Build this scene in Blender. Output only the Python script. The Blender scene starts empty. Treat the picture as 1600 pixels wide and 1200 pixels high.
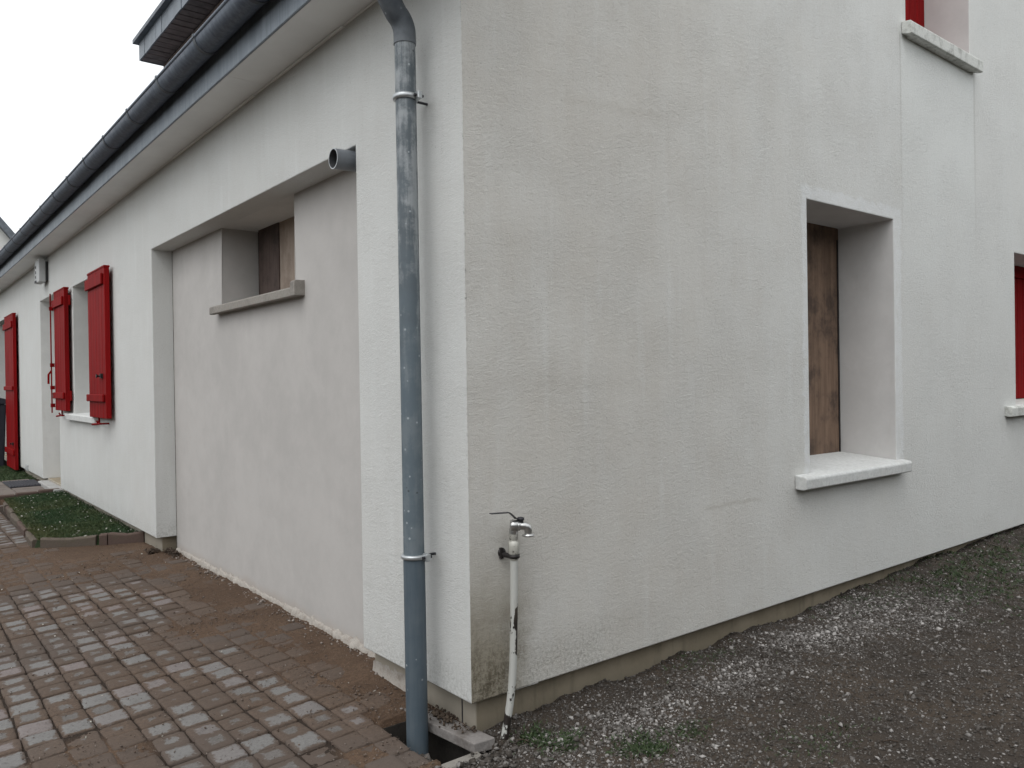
import bpy, bmesh, math, random
import numpy as np
from mathutils import Vector, Matrix

random.seed(7)
rng = np.random.default_rng(7)
scene = bpy.context.scene
COL = scene.collection

# ------------------------------------------------------------------ camera, world, sun, exposure
CAM = Vector((-1.5755, -2.2182, 1.105))
YAW, PITCH, ROLL, FPX = 0.8965, -0.00454, -0.01513, 1245.0
fwd = Vector((math.cos(YAW) * math.cos(PITCH), math.sin(YAW) * math.cos(PITCH), math.sin(PITCH)))
rgt = fwd.cross(Vector((0, 0, 1))).normalized()
upv = rgt.cross(fwd)
r2 = rgt * math.cos(ROLL) + upv * math.sin(ROLL)
u2 = -rgt * math.sin(ROLL) + upv * math.cos(ROLL)
cam_data = bpy.data.cameras.new("camera")
cam_data.sensor_fit = 'HORIZONTAL'
cam_data.sensor_width = 36.0
cam_data.lens = 36.0 * FPX / 1600.0
cam_data.clip_start = 0.05
cam_data.clip_end = 2000.0
cam = bpy.data.objects.new("camera", cam_data)
M = Matrix((r2, u2, -fwd)).transposed().to_4x4()
M.translation = CAM
cam.matrix_world = M
COL.objects.link(cam)
scene.camera = cam

SUN_EL, SUN_AZ = math.radians(58), math.radians(205)     # azimuth counter-clockwise from +X
world = bpy.data.worlds.new("World")
scene.world = world
world.use_nodes = True
wn = world.node_tree
wn.nodes.clear()
wout = wn.nodes.new("ShaderNodeOutputWorld")
sky = wn.nodes.new("ShaderNodeTexSky")
sky.sky_type = 'NISHITA'
sky.sun_disc = False
sky.sun_elevation = SUN_EL
sky.sun_rotation = math.pi / 2 - SUN_AZ
sky.air_density = 1.0
sky.dust_density = 3.0
hs = wn.nodes.new("ShaderNodeHueSaturation")
hs.inputs['Saturation'].default_value = 0.12
bgA = wn.nodes.new("ShaderNodeBackground")
bgA.inputs['Strength'].default_value = 0.06
bgB = wn.nodes.new("ShaderNodeBackground")                # the even cloud layer in front of the blue
bgB.inputs['Color'].default_value = (0.97, 1.0, 1.015, 1)
bgB.inputs['Strength'].default_value = 0.62
addw = wn.nodes.new("ShaderNodeAddShader")
wn.links.new(sky.outputs[0], hs.inputs['Color'])
wn.links.new(hs.outputs[0], bgA.inputs['Color'])
wn.links.new(bgA.outputs[0], addw.inputs[0])
wn.links.new(bgB.outputs[0], addw.inputs[1])
wn.links.new(addw.outputs[0], wout.inputs['Surface'])

sun_data = bpy.data.lights.new("sun", 'SUN')
sun_data.energy = 0.5
sun_data.angle = math.radians(50)
sun_data.color = (1.0, 0.985, 0.96)
sun = bpy.data.objects.new("sun", sun_data)
sd = Vector((math.cos(SUN_EL) * math.cos(SUN_AZ), math.cos(SUN_EL) * math.sin(SUN_AZ), math.sin(SUN_EL)))
sun.rotation_euler = sd.to_track_quat('Z', 'Y').to_euler()
sun.location = (-10, -10, 20)
COL.objects.link(sun)

scene.view_settings.view_transform = 'Standard'
scene.view_settings.look = 'None'
scene.view_settings.exposure = 0.60
scene.view_settings.gamma = 1.0
scene.view_settings.use_curve_mapping = False
scene.cycles.max_bounces = 8
scene.cycles.diffuse_bounces = 5


# ------------------------------------------------------------------ numpy noise
_perm = rng.permutation(512)


def _hash(ix, iy, seed):
    return _perm[(_perm[(_perm[(ix & 511)] + iy) & 511] + seed * 37) & 511] / 511.0


def vnoise(x, y, seed=0):
    ix = np.floor(x).astype(int)
    iy = np.floor(y).astype(int)
    fx = x - ix
    fy = y - iy
    fx = fx * fx * (3 - 2 * fx)
    fy = fy * fy * (3 - 2 * fy)
    a = _hash(ix, iy, seed); b = _hash(ix + 1, iy, seed)
    c = _hash(ix, iy + 1, seed); d = _hash(ix + 1, iy + 1, seed)
    return (a + (b - a) * fx) * (1 - fy) + (c + (d - c) * fx) * fy - 0.5


def fbm(x, y, scale, octs=4, seed=0, gain=0.5):
    r = np.zeros_like(np.asarray(x, float))
    amp, s, tot = 1.0, scale, 0.0
    for o in range(octs):
        r = r + amp * vnoise(np.asarray(x) * s + 17.3 * o, np.asarray(y) * s - 9.1 * o, seed + o)
        tot += amp
        amp *= gain
        s *= 2.03
    return r / tot * 2.0      # about -1..1


def sstep(a, b, x):
    t = np.clip((np.asarray(x, float) - a) / (b - a), 0, 1)
    return t * t * (3 - 2 * t)


# ------------------------------------------------------------------ object helpers
def tag(o, label=None, cat=None, group=None, kind=None):
    if label: o["label"] = label
    if cat: o["category"] = cat
    if group: o["group"] = group
    if kind: o["kind"] = kind
    return o


def empty(name, loc=(0, 0, 0), label=None, cat=None, group=None):
    o = bpy.data.objects.new(name, None)
    o.empty_display_size = 0.1
    o.location = loc
    COL.objects.link(o)
    return tag(o, label, cat, group)


def link(name, me, mat=None, parent=None):
    o = bpy.data.objects.new(name, me)
    if mat is not None and len(me.materials) == 0:
        for m in (mat if isinstance(mat, (list, tuple)) else [mat]):
            me.materials.append(m)
    COL.objects.link(o)
    if parent is not None:
        o.parent = parent
        # parents carry translation only: keep world coordinates of the geometry
        root = parent
        off = Vector((0, 0, 0))
        while root is not None:
            off += Vector(root.location)
            root = root.parent
        o.location = -off
    return o


class MB:
    """collects shapes into one mesh"""
    def __init__(self):
        self.bm = bmesh.new()

    def quad(self, pts, mi=0):
        vs = [self.bm.verts.new(p) for p in pts]
        f = self.bm.faces.new(vs)
        f.material_index = mi
        return f

    def box(self, x0, x1, y0, y1, z0, z1, bev=0.0, seg=1, jit=0.0):
        v = []
        for z in (z0, z1):
            for (x, y) in ((x0, y0), (x1, y0), (x1, y1), (x0, y1)):
                v.append(self.bm.verts.new((x + random.uniform(-jit, jit), y + random.uniform(-jit, jit), z + random.uniform(-jit, jit))))
        fs = [(3, 2, 1, 0), (4, 5, 6, 7), (0, 1, 5, 4), (1, 2, 6, 5), (2, 3, 7, 6), (3, 0, 4, 7)]
        faces = [self.bm.faces.new([v[i] for i in f]) for f in fs]
        if bev > 0:
            es = list({e for f in faces for e in f.edges})
            bmesh.ops.bevel(self.bm, geom=es, offset=bev, segments=seg, profile=0.5, affect='EDGES')
        return self

    def tube(self, pts, r, n=16, caps=True):
        """sweep a circle along a polyline; r is a number or one per point"""
        pts = [Vector(p) for p in pts]
        rr = r if isinstance(r, (list, tuple)) else [r] * len(pts)
        rings = []
        ref = None
        for i, p in enumerate(pts):
            t = (pts[min(i + 1, len(pts) - 1)] - pts[max(i - 1, 0)])
            if t.length < 1e-9:
                t = Vector((0, 0, 1))
            t.normalize()
            if ref is None:
                ref = Vector((1, 0, 0)) if abs(t.x) < 0.9 else Vector((0, 1, 0))
            a = (ref - t * ref.dot(t)).normalized()
            ref = a
            b = t.cross(a)
            rings.append([self.bm.verts.new(p + (a * math.cos(2 * math.pi * k / n) + b * math.sin(2 * math.pi * k / n)) * rr[i]) for k in range(n)])
        for i in range(len(rings) - 1):
            for k in range(n):
                f = self.bm.faces.new((rings[i][k], rings[i][(k + 1) % n], rings[i + 1][(k + 1) % n], rings[i + 1][k]))
                f.smooth = True
        if caps:
            self.bm.faces.new([self.bm.verts.new(v.co) for v in rings[0][::-1]])
            self.bm.faces.new([self.bm.verts.new(v.co) for v in rings[-1]])
        return self

    def lathe(self, base, axis, prof, n=20):
        """prof: list of (radius, distance along axis)"""
        axis = Vector(axis).normalized()
        base = Vector(base)
        ref = Vector((1, 0, 0)) if abs(axis.x) < 0.9 else Vector((0, 1, 0))
        a = (ref - axis * ref.dot(axis)).normalized()
        b = axis.cross(a)
        rings = []
        for (r, d) in prof:
            rings.append([self.bm.verts.new(base + axis * d + (a * math.cos(2 * math.pi * k / n) + b * math.sin(2 * math.pi * k / n)) * max(r, 1e-4)) for k in range(n)])
        for i in range(len(rings) - 1):
            for k in range(n):
                f = self.bm.faces.new((rings[i][k], rings[i][(k + 1) % n], rings[i + 1][(k + 1) % n], rings[i + 1][k]))
                f.smooth = True
        self.bm.faces.new([self.bm.verts.new(v.co) for v in rings[0][::-1]])
        self.bm.faces.new([self.bm.verts.new(v.co) for v in rings[-1]])
        return self

    def prism(self, poly, axis, a0, a1):
        """extrude a 2-D polygon along 'x','y' or 'z'"""
        def P(u, v, w):
            return {'x': (w, u, v), 'y': (u, w, v), 'z': (u, v, w)}[axis]
        A = [self.bm.verts.new(P(u, v, a0)) for u, v in poly]
        B = [self.bm.verts.new(P(u, v, a1)) for u, v in poly]
        n = len(poly)
        for i in range(n):
            self.bm.faces.new((A[i], A[(i + 1) % n], B[(i + 1) % n], B[i]))
        self.bm.faces.new(A[::-1])
        self.bm.faces.new(B)
        return self

    def build(self, name, mat, parent=None, bev=0.0, fix=True):
        if fix:
            bmesh.ops.recalc_face_normals(self.bm, faces=self.bm.faces)
        me = bpy.data.meshes.new(name)
        self.bm.to_mesh(me)
        self.bm.free()
        o = link(name, me, mat, parent)
        if bev > 0:
            md = o.modifiers.new("bevel", 'BEVEL')
            md.width = bev
            md.segments = 2
            md.limit_method = 'ANGLE'
            md.angle_limit = math.radians(40)
        return o


def mesh_np(name, V, F, mat, parent=None, attrs=None, uv=None, smooth=False):
    """V (n,3), F (m,k) same-size polygons"""
    me = bpy.data.meshes.new(name)
    V = np.asarray(V, np.float32)
    F = np.asarray(F, np.int32)
    m, k = F.shape
    me.vertices.add(len(V))
    me.vertices.foreach_set("co", V.ravel())
    me.loops.add(m * k)
    me.loops.foreach_set("vertex_index", F.ravel())
    me.polygons.add(m)
    me.polygons.foreach_set("loop_start", np.arange(0, m * k, k, dtype=np.int32))
    me.polygons.foreach_set("loop_total", np.full(m, k, np.int32))
    if smooth:
        me.polygons.foreach_set("use_smooth", np.ones(m, bool))
    if attrs:
        for an, arr in attrs.items():
            a = me.attributes.new(an, 'FLOAT', 'POINT')
            a.data.foreach_set("value", np.asarray(arr, np.float32))
    if uv is not None:
        l = me.uv_layers.new(name="UVMap")
        l.data.foreach_set("uv", np.asarray(uv, np.float32).ravel())
    me.update(calc_edges=True)
    me.validate()
    return link(name, me, mat, parent)


# ------------------------------------------------------------------ materials
class NT:
    def __init__(self, name):
        self.m = bpy.data.materials.new(name)
        self.m.use_nodes = True
        self.nt = self.m.node_tree
        self.nt.nodes.clear()
        self.out = self.n("ShaderNodeOutputMaterial")
        self.b = self.n("ShaderNodeBsdfPrincipled")
        self.nt.links.new(self.b.outputs[0], self.out.inputs['Surface'])
        self.pos = self.n("ShaderNodeNewGeometry").outputs['Position']

    def n(self, t, **kw):
        nd = self.nt.nodes.new(t)
        for k, v in kw.items():
            setattr(nd, k, v)
        return nd

    def put(self, sock, v):
        if isinstance(v, bpy.types.NodeSocket):
            self.nt.links.new(v, sock)
        elif isinstance(v, (tuple, list)) and len(v) == 3 and len(getattr(sock, 'default_value', (0,))) == 4:
            sock.default_value = (*v, 1)
        else:
            sock.default_value = v

    def math(self, op, a, b=0.0, c=None, clamp=False):
        nd = self.n("ShaderNodeMath", operation=op, use_clamp=clamp)
        self.put(nd.inputs[0], a)
        self.put(nd.inputs[1], b)
        if c is not None:
            self.put(nd.inputs[2], c)
        return nd.outputs[0]

    def noise(self, scale, detail=3, rough=0.5, vec=None, mapping=None, off=(0, 0, 0), dist=0.0):
        vec = vec or self.pos
        if mapping or any(off):
            mp = self.n("ShaderNodeMapping")
            self.put(mp.inputs['Vector'], vec)
            mp.inputs['Scale'].default_value = mapping or (1, 1, 1)
            mp.inputs['Location'].default_value = off
            vec = mp.outputs[0]
        nd = self.n("ShaderNodeTexNoise")
        self.put(nd.inputs['Vector'], vec)
        nd.inputs['Scale'].default_value = scale
        nd.inputs['Detail'].default_value = detail
        nd.inputs['Roughness'].default_value = rough
        nd.inputs['Distortion'].default_value = dist
        return nd.outputs[0]

    def vor(self, scale, vec=None, feature='F1', out=0, rnd=1.0):
        nd = self.n("ShaderNodeTexVoronoi", feature=feature)
        self.put(nd.inputs['Vector'], vec or self.pos)
        nd.inputs['Scale'].default_value = scale
        nd.inputs['Randomness'].default_value = rnd
        return nd.outputs[out]

    def ramp(self, v, a, b, smooth=True, lo=0.0, hi=1.0):
        nd = self.n("ShaderNodeMapRange", interpolation_type='SMOOTHSTEP' if smooth else 'LINEAR', clamp=True)
        self.put(nd.inputs[0], v)
        if a > b:
            a, b, lo, hi = b, a, hi, lo
        nd.inputs[1].default_value = a
        nd.inputs[2].default_value = b
        nd.inputs[3].default_value = lo
        nd.inputs[4].default_value = hi
        return nd.outputs[0]

    def mix(self, f, a, b, blend='MIX'):
        nd = self.n("ShaderNodeMix", data_type='RGBA', blend_type=blend)
        self.put(nd.inputs[0], f)
        self.put(nd.inputs[6], a)
        self.put(nd.inputs[7], b)
        return nd.outputs[2]

    def xyz(self):
        nd = self.n("ShaderNodeSeparateXYZ")
        self.put(nd.inputs[0], self.pos)
        return nd.outputs

    def bump(self, h, strength=0.4, dist=0.003, prev=None):
        nd = self.n("ShaderNodeBump")
        nd.inputs['Strength'].default_value = strength
        nd.inputs['Distance'].default_value = dist
        self.put(nd.inputs['Height'], h)
        if prev is not None:
            self.put(nd.inputs['Normal'], prev)
        return nd.outputs[0]

    def attr(self, name, typ='GEOMETRY'):
        nd = self.n("ShaderNodeAttribute", attribute_type=typ, attribute_name=name)
        return nd.outputs['Fac']

    def done(self, color, rough=0.9, normal=None, metal=0.0, spec=None):
        self.put(self.b.inputs['Base Color'], color)
        self.put(self.b.inputs['Roughness'], rough)
        self.put(self.b.inputs['Metallic'], metal)
        if spec is not None:
            self.put(self.b.inputs['Specular IOR Level'], spec)
        if normal is not None:
            self.put(self.b.inputs['Normal'], normal)
        return self.m


def mat_plain(name, col, rough=0.6, metal=0.0, var=0.12, scale=14.0, bump=0.0, bscale=120.0, spec=None):
    t = NT(name)
    n1 = t.noise(scale, 4, 0.6)
    c = t.mix(t.ramp(n1, 0.3, 0.7), tuple(x * (1 - var) for x in col), tuple(min(1, x * (1 + var)) for x in col))
    nm = t.bump(t.noise(bscale, 3), bump, 0.002) if bump > 0 else None
    return t.done(c, rough, nm, metal, spec)


def mat_stucco(name, dirty):
    """ribbed spray render; the gable copy carries the grey-brown weather streaks the photograph shows"""
    t = NT(name)
    X, Y, Z = t.xyz()
    clean = (0.630, 0.640, 0.628) if not dirty else (0.69, 0.70, 0.685)
    warm = (0.580, 0.580, 0.560) if not dirty else (0.585, 0.562, 0.520)
    big = t.noise(1.1, 5, 0.6)
    patch = t.noise(4.0, 5, 0.65, mapping=(1.0, 1.0, 0.75), off=(3, 1, 7))
    streak = t.noise(1.0, 5, 0.65, mapping=(17, 17, 0.9), dist=0.4)
    fine = t.noise(1.0, 4, 0.65, mapping=(36, 36, 2.2))
    s = t.math('ADD', t.math('MULTIPLY', streak, 0.17), t.math('ADD', t.math('MULTIPLY', big, 0.43), t.math('MULTIPLY', patch, 0.40)))
    f = t.ramp(s, 0.28, 0.74)
    if dirty:
        side = t.ramp(t.math('ADD', X, t.math('MULTIPLY', big, 1.2)), 3.2, 1.2)
        f = t.math('ADD', t.math('MULTIPLY', f, 0.62), t.math('MULTIPLY', side, 0.5), clamp=True)
        f = t.math('MULTIPLY', f, t.ramp(X, 4.6, 1.0, lo=0.35, hi=1.0))
    else:
        f = t.math('MULTIPLY', f, 0.8)
    col = t.mix(f, clean, warm)
    col = t.mix(t.math('MULTIPLY', t.ramp(fine, 0.54, 0.78), 0.075 if dirty else 0.05), col, (0.25, 0.235, 0.20))
    pale = t.noise(1.0, 3, 0.6, mapping=(13, 13, 1.1), off=(5, 5, 2))
    col = t.mix(t.math('MULTIPLY', t.ramp(pale, 0.54, 0.74), 0.17), col, (0.76, 0.78, 0.77))
    # speckled pits that hold dirt
    grain = t.noise(100, 3, 0.7, mapping=(1, 1, 1.9), dist=1.4)
    col = t.mix(t.math('MULTIPLY', t.ramp(grain, 0.50, 0.72), 0.34 if dirty else 0.22), col, (0.36, 0.34, 0.305))
    pits = t.math('MULTIPLY', t.ramp(t.noise(80, 2, 0.6, mapping=(1, 1, 1.8)), 0.63, 0.72), t.ramp(t.noise(4, 4, 0.6), 0.44, 0.66))
    col = t.mix(t.math('MULTIPLY', pits, 0.60 if dirty else 0.4), col, (0.14, 0.13, 0.115))
    chips = t.math('MULTIPLY', t.ramp(t.noise(1, 3, 0.6, mapping=(120, 120, 38)), 0.71, 0.76), t.ramp(t.noise(9, 3, 0.6), 0.52, 0.68))
    col = t.mix(t.math('MULTIPLY', chips, 0.75), col, (0.09, 0.085, 0.08))
    # algae and splash dirt along the bottom edge
    nb = t.noise(5.5, 5, 0.65)
    zz = t.math('ADD', Z, t.math('MULTIPLY', nb, -0.30))
    low = t.ramp(zz, 0.10, -0.16)
    blot = t.ramp(t.noise(75, 5, 0.75), 0.40, 0.64)
    if dirty:
        low = t.math('MULTIPLY', low, t.ramp(X, 1.5, 0.35, lo=0.22, hi=1.0))
        low = t.math('MULTIPLY', low, t.ramp(t.noise(3.0, 4, 0.6), 0.40, 0.60, lo=0.15, hi=1.0))
        col = t.mix(t.math('MULTIPLY', t.math('MULTIPLY', low, blot), 0.55), col, (0.20, 0.185, 0.15))
        # brown-grey patch by the corner and the tap
        cx = t.ramp(t.math('ADD', X, t.math('MULTIPLY', nb, 0.22)), 0.43, 0.22)
        cz = t.ramp(t.math('ADD', Z, t.math('MULTIPLY', nb, 0.35)), 0.86, 0.26)
        corner = t.math('MULTIPLY', cx, cz)
        col = t.mix(t.math('MULTIPLY', corner, 0.85), col, (0.25, 0.22, 0.16))
        mott = t.ramp(t.math('ADD', t.math('MULTIPLY', t.noise(70, 4, 0.75), 0.6), t.math('MULTIPLY', t.noise(1, 4, 0.7, mapping=(22, 22, 7)), 0.4)), 0.42, 0.60)
        cz2 = t.ramp(t.math('ADD', Z, t.math('MULTIPLY', nb, 0.3)), 0.50, 0.16)
        col = t.mix(t.math('MULTIPLY', t.math('MULTIPLY', t.math('MULTIPLY', cx, cz2), mott), 0.85), col, (0.085, 0.07, 0.047))
        # white painted band round the boarded window
        def band(a, c0, c1):
            return t.math('MULTIPLY', t.ramp(a, c0 - 0.012, c0 + 0.012), t.ramp(a, c1 + 0.012, c1 - 0.012))
        wob = t.math('MULTIPLY', t.math('SUBTRACT', t.noise(14, 5, 0.7), 0.5), 0.11)
        bx = band(t.math('ADD', X, wob), 2.129 - 0.05, 3.041 + 0.085)
        bz = band(t.math('ADD', Z, wob), 0.56, 2.003 + 0.07)
        wb = t.math('MULTIPLY', t.math('MULTIPLY', bx, bz), t.ramp(t.noise(18, 4, 0.7), 0.3, 0.62, lo=0.25, hi=0.75))
        col = t.mix(wb, col, (0.75, 0.765, 0.77))
        ux = band(t.math('ADD', X, t.math('MULTIPLY', t.math('SUBTRACT', patch, 0.5), 0.05)), 3.16, 4.175)
        uz = t.math('MULTIPLY', t.ramp(Z, 1.2, 2.9, lo=0.0, hi=1.0), t.ramp(Z, 3.2, 3.1))
        col = t.mix(t.math('MULTIPLY', t.math('MULTIPLY', ux, uz), 0.28), col, (0.76, 0.79, 0.775))
        # old scuff and two faint tide marks
        sn = t.math('SUBTRACT', t.noise(9, 5, 0.7), 0.5)
        for (xa, xb, za, sl, hw, am) in ((1.22, 1.74, 0.527, 0.0, 0.014, 0.26), (0.42, 1.10, 2.17, 0.05, 0.035, 0.13), (0.05, 0.95, 1.10, -0.03, 0.05, 0.08)):
            dz_ = t.math('ABSOLUTE', t.math('ADD', t.math('SUBTRACT', t.math('SUBTRACT', Z, za), t.math('MULTIPLY', t.math('SUBTRACT', X, xa), sl)), t.math('MULTIPLY', sn, hw * 3)))
            mk = t.math('MULTIPLY', t.math('SUBTRACT', 1.0, t.ramp(dz_, 0.0, hw)), t.math('MULTIPLY', t.ramp(X, xa, xa + 0.1), t.ramp(X, xb, xb - 0.1)))
            col = t.mix(t.math('MULTIPLY', mk, am), col, (0.33, 0.30, 0.25))
        # run-off lines below the two ends of the upstairs sill
        for (xs, w) in ((3.150, 0.012), (4.185, 0.022)):
            ln = t.math('SUBTRACT', 1.0, t.ramp(t.math('ABSOLUTE', t.math('ADD', t.math('SUBTRACT', X, xs), t.math('MULTIPLY', t.math('SUBTRACT', streak, 0.5), 0.02))), 0.001, w))
            ln = t.math('MULTIPLY', ln, t.math('MULTIPLY', t.ramp(Z, 1.6, 3.05, lo=0.0, hi=1.0), t.ramp(Z, 3.13, 3.09)))
            col = t.mix(t.math('MULTIPLY', ln, 0.24), col, (0.26, 0.255, 0.22))
    else:
        col = t.mix(t.math('MULTIPLY', t.math('MULTIPLY', t.ramp(zz, 0.03, -0.16), blot), 0.35), col, (0.2, 0.195, 0.17))
    # dark specks along the corner arris
    ar = t.math('MULTIPLY', t.ramp(X, 0.009, 0.002), t.ramp(Y, 0.009, 0.002))
    ar = t.math('MULTIPLY', ar, t.ramp(t.noise(1, 5, 0.8, mapping=(60, 60, 55)), 0.50, 0.66))
    ar = t.math('MULTIPLY', ar, t.ramp(t.noise(2.5, 3, 0.6), 0.38, 0.6))
    col = t.mix(t.math('MULTIPLY', ar, 0.75), col, (0.11, 0.11, 0.10))
    h = t.math('ADD', t.noise(115, 4, 0.65, mapping=(1, 1, 1.9), dist=1.6), t.math('MULTIPLY', t.noise(34, 3, 0.6, mapping=(1, 1, 1.5), dist=1.0), 0.8))
    h = t.math('MULTIPLY', t.math('SUBTRACT', h, 0.9), t.ramp(t.noise(3.0, 4, 0.6, off=(9, 4, 1)), 0.36, 0.62, lo=0.55, hi=1.0))
    nm = t.bump(h, 0.85 if dirty else 0.7, 0.0045)
    nm = t.bump(t.noise(2.2, 3), 0.12, 0.010, nm)
    return t.done(col, 0.95, nm, spec=0.15)


def mat_smooth_render(name, col, blotch=(0.45, 0.42, 0.39)):
    t = NT(name)
    X, Y, Z = t.xyz()
    n1 = t.noise(1.6, 5, 0.6)
    n2 = t.noise(7, 4, 0.65)
    tr = t.noise(1.0, 3, 0.6, mapping=(14, 14, 3.5))
    f = t.ramp(t.math('ADD', t.math('MULTIPLY', n1, 0.6), t.math('MULTIPLY', n2, 0.4)), 0.36, 0.66)
    c = t.mix(t.math('MULTIPLY', f, 0.55), col, tuple(x * 0.80 for x in col))
    c = t.mix(t.math('MULTIPLY', t.ramp(t.noise(3.2, 5, 0.7, dist=0.8, off=(2, 7, 1)), 0.50, 0.72), 0.3), c, tuple(min(1, x * 1.09) for x in col))
    c = t.mix(t.math('MULTIPLY', t.ramp(tr, 0.58, 0.8), 0.22), c, blotch)
    c = t.mix(t.math('MULTIPLY', t.ramp(t.math('ADD', Z, t.math('MULTIPLY', n2, 0.1)), 0.02, -0.06), 0.35), c, (0.3, 0.22, 0.16))
    nm = t.bump(t.math('ADD', t.noise(45, 4, 0.6), t.math('MULTIPLY', n2, 0.7)), 0.22, 0.003)
    return t.done(c, 0.93, nm, spec=0.15)


def mat_concrete(name, col, dark=(0.12, 0.11, 0.095), amount=0.5, scale=9.0, bump=0.3):
    t = NT(name)
    n1 = t.noise(scale, 5, 0.65)
    n2 = t.noise(scale * 7, 4, 0.7)
    c = t.mix(t.ramp(n2, 0.3, 0.7), tuple(x * 0.88 for x in col), tuple(x * 1.08 for x in col))
    c = t.mix(t.math('MULTIPLY', t.ramp(n1, 0.46, 0.72), amount), c, dark)
    nm = t.bump(n2, bump, 0.004)
    return t.done(c, 0.9, nm, spec=0.2)


def mat_plinth():
    t = NT("plinth_concrete")
    X, Y, Z = t.xyz()
    n1 = t.noise(4, 5, 0.65)
    st = t.noise(1.0, 4, 0.6, mapping=(16, 16, 3))
    c = t.mix(t.ramp(n1, 0.35, 0.65), (0.320, 0.275, 0.205), (0.240, 0.205, 0.150))
    c = t.mix(t.math('MULTIPLY', t.ramp(st, 0.5, 0.75), 0.45), c, (0.10, 0.088, 0.065))
    c = t.mix(t.math('MULTIPLY', t.ramp(X, 0.060, 0.055), 0.75), c, (0.37, 0.34, 0.29))
    zz = t.math('ADD', Z, t.math('MULTIPLY', n1, 0.12))
    c = t.mix(t.math('MULTIPLY', t.ramp(zz, 0.00, -0.10), 0.6), c, (0.085, 0.075, 0.06))
    nm = t.bump(t.noise(70, 4, 0.7), 0.4, 0.003)
    return t.done(c, 0.92, nm, spec=0.2)


def mat_zinc(name, base, light, rough=0.42, spots=0.5, metal=0.55, streaks=True):
    t = NT(name)
    n1 = t.noise(7, 5, 0.65)
    st = t.noise(1.0, 4, 0.65, mapping=(34, 34, 2.6) if streaks else (4, 4, 4))
    f = t.ramp(t.math('ADD', t.math('MULTIPLY', n1, 0.5), t.math('MULTIPLY', st, 0.5)), 0.38, 0.66)
    if name == 'pipe_zinc': f = t.ramp(t.math('ADD', t.math('MULTIPLY', t.noise(9, 6, 0.7), 0.6), t.math('MULTIPLY', st, 0.4)), 0.44, 0.60)
    c = t.mix(f, base, light)
    if name == "pipe_zinc":        # the lower half of this length has kept its dark blue patina
        zz = t.math('ADD', t.xyz()[2], t.math('MULTIPLY', t.math('SUBTRACT', n1, 0.5), 0.9))
        c = t.mix(t.ramp(zz, 1.75, 1.05), c, t.mix(f, (0.120, 0.152, 0.176), (0.165, 0.195, 0.215)))
    sp = t.math('MULTIPLY', t.ramp(t.vor(30), 0.16, 0.08), t.ramp(t.noise(3.5, 3), 0.42, 0.56))
    c = t.mix(t.math('MULTIPLY', sp, spots), c, (0.42, 0.45, 0.47))
    dk = t.math('MULTIPLY', t.ramp(t.vor(22, t.n("ShaderNodeTexCoord").outputs['Object']), 0.13, 0.06), t.ramp(t.noise(5, 3), 0.52, 0.62))
    c = t.mix(t.math('MULTIPLY', dk, spots), c, (0.05, 0.055, 0.06))
    rg = t.ramp(n1, 0.3, 0.7, lo=rough - 0.08, hi=rough + 0.14)
    nm = t.bump(t.noise(30, 3), 0.08, 0.002)
    return t.done(c, rg, nm, metal, spec=0.3)


def mat_red():
    t = NT("red_gloss_paint")
    X, Y, Z = t.xyz()
    n1 = t.noise(1, 4, 0.6, mapping=(25, 25, 1.6))
    c = t.mix(t.ramp(n1, 0.35, 0.7), (0.235, 0.0085, 0.0095), (0.165, 0.0070, 0.0080))
    nm = t.bump(n1, 0.12, 0.002)
    return t.done(c, 0.55, nm, spec=0.03)


def mat_board(name, c0, c1, stain):
    t = NT(name)
    g = t.noise(1, 6, 0.68, mapping=(46, 46, 3.0))
    g2 = t.noise(1, 3, 0.6, mapping=(8, 8, 1.1))
    c = t.mix(t.ramp(g, 0.35, 0.68), c0, c1)
    w = t.noise(2.6, 5, 0.7)
    c = t.mix(t.math('MULTIPLY', t.ramp(w, 0.44, 0.66), 0.85), c, stain)
    c = t.mix(t.math('MULTIPLY', t.ramp(g2, 0.52, 0.75), 0.5), c, tuple(x * 0.45 for x in c0))
    sc = t.math('MULTIPLY', t.ramp(t.noise(1, 5, 0.75, mapping=(60, 60, 9)), 0.62, 0.74), t.ramp(t.noise(4, 3), 0.5, 0.65))
    c = t.mix(t.math('MULTIPLY', sc, 0.4), c, (0.30, 0.27, 0.24))
    nm = t.bump(g, 0.25, 0.002)
    return t.done(c, 0.8, nm, spec=0.25)


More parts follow.
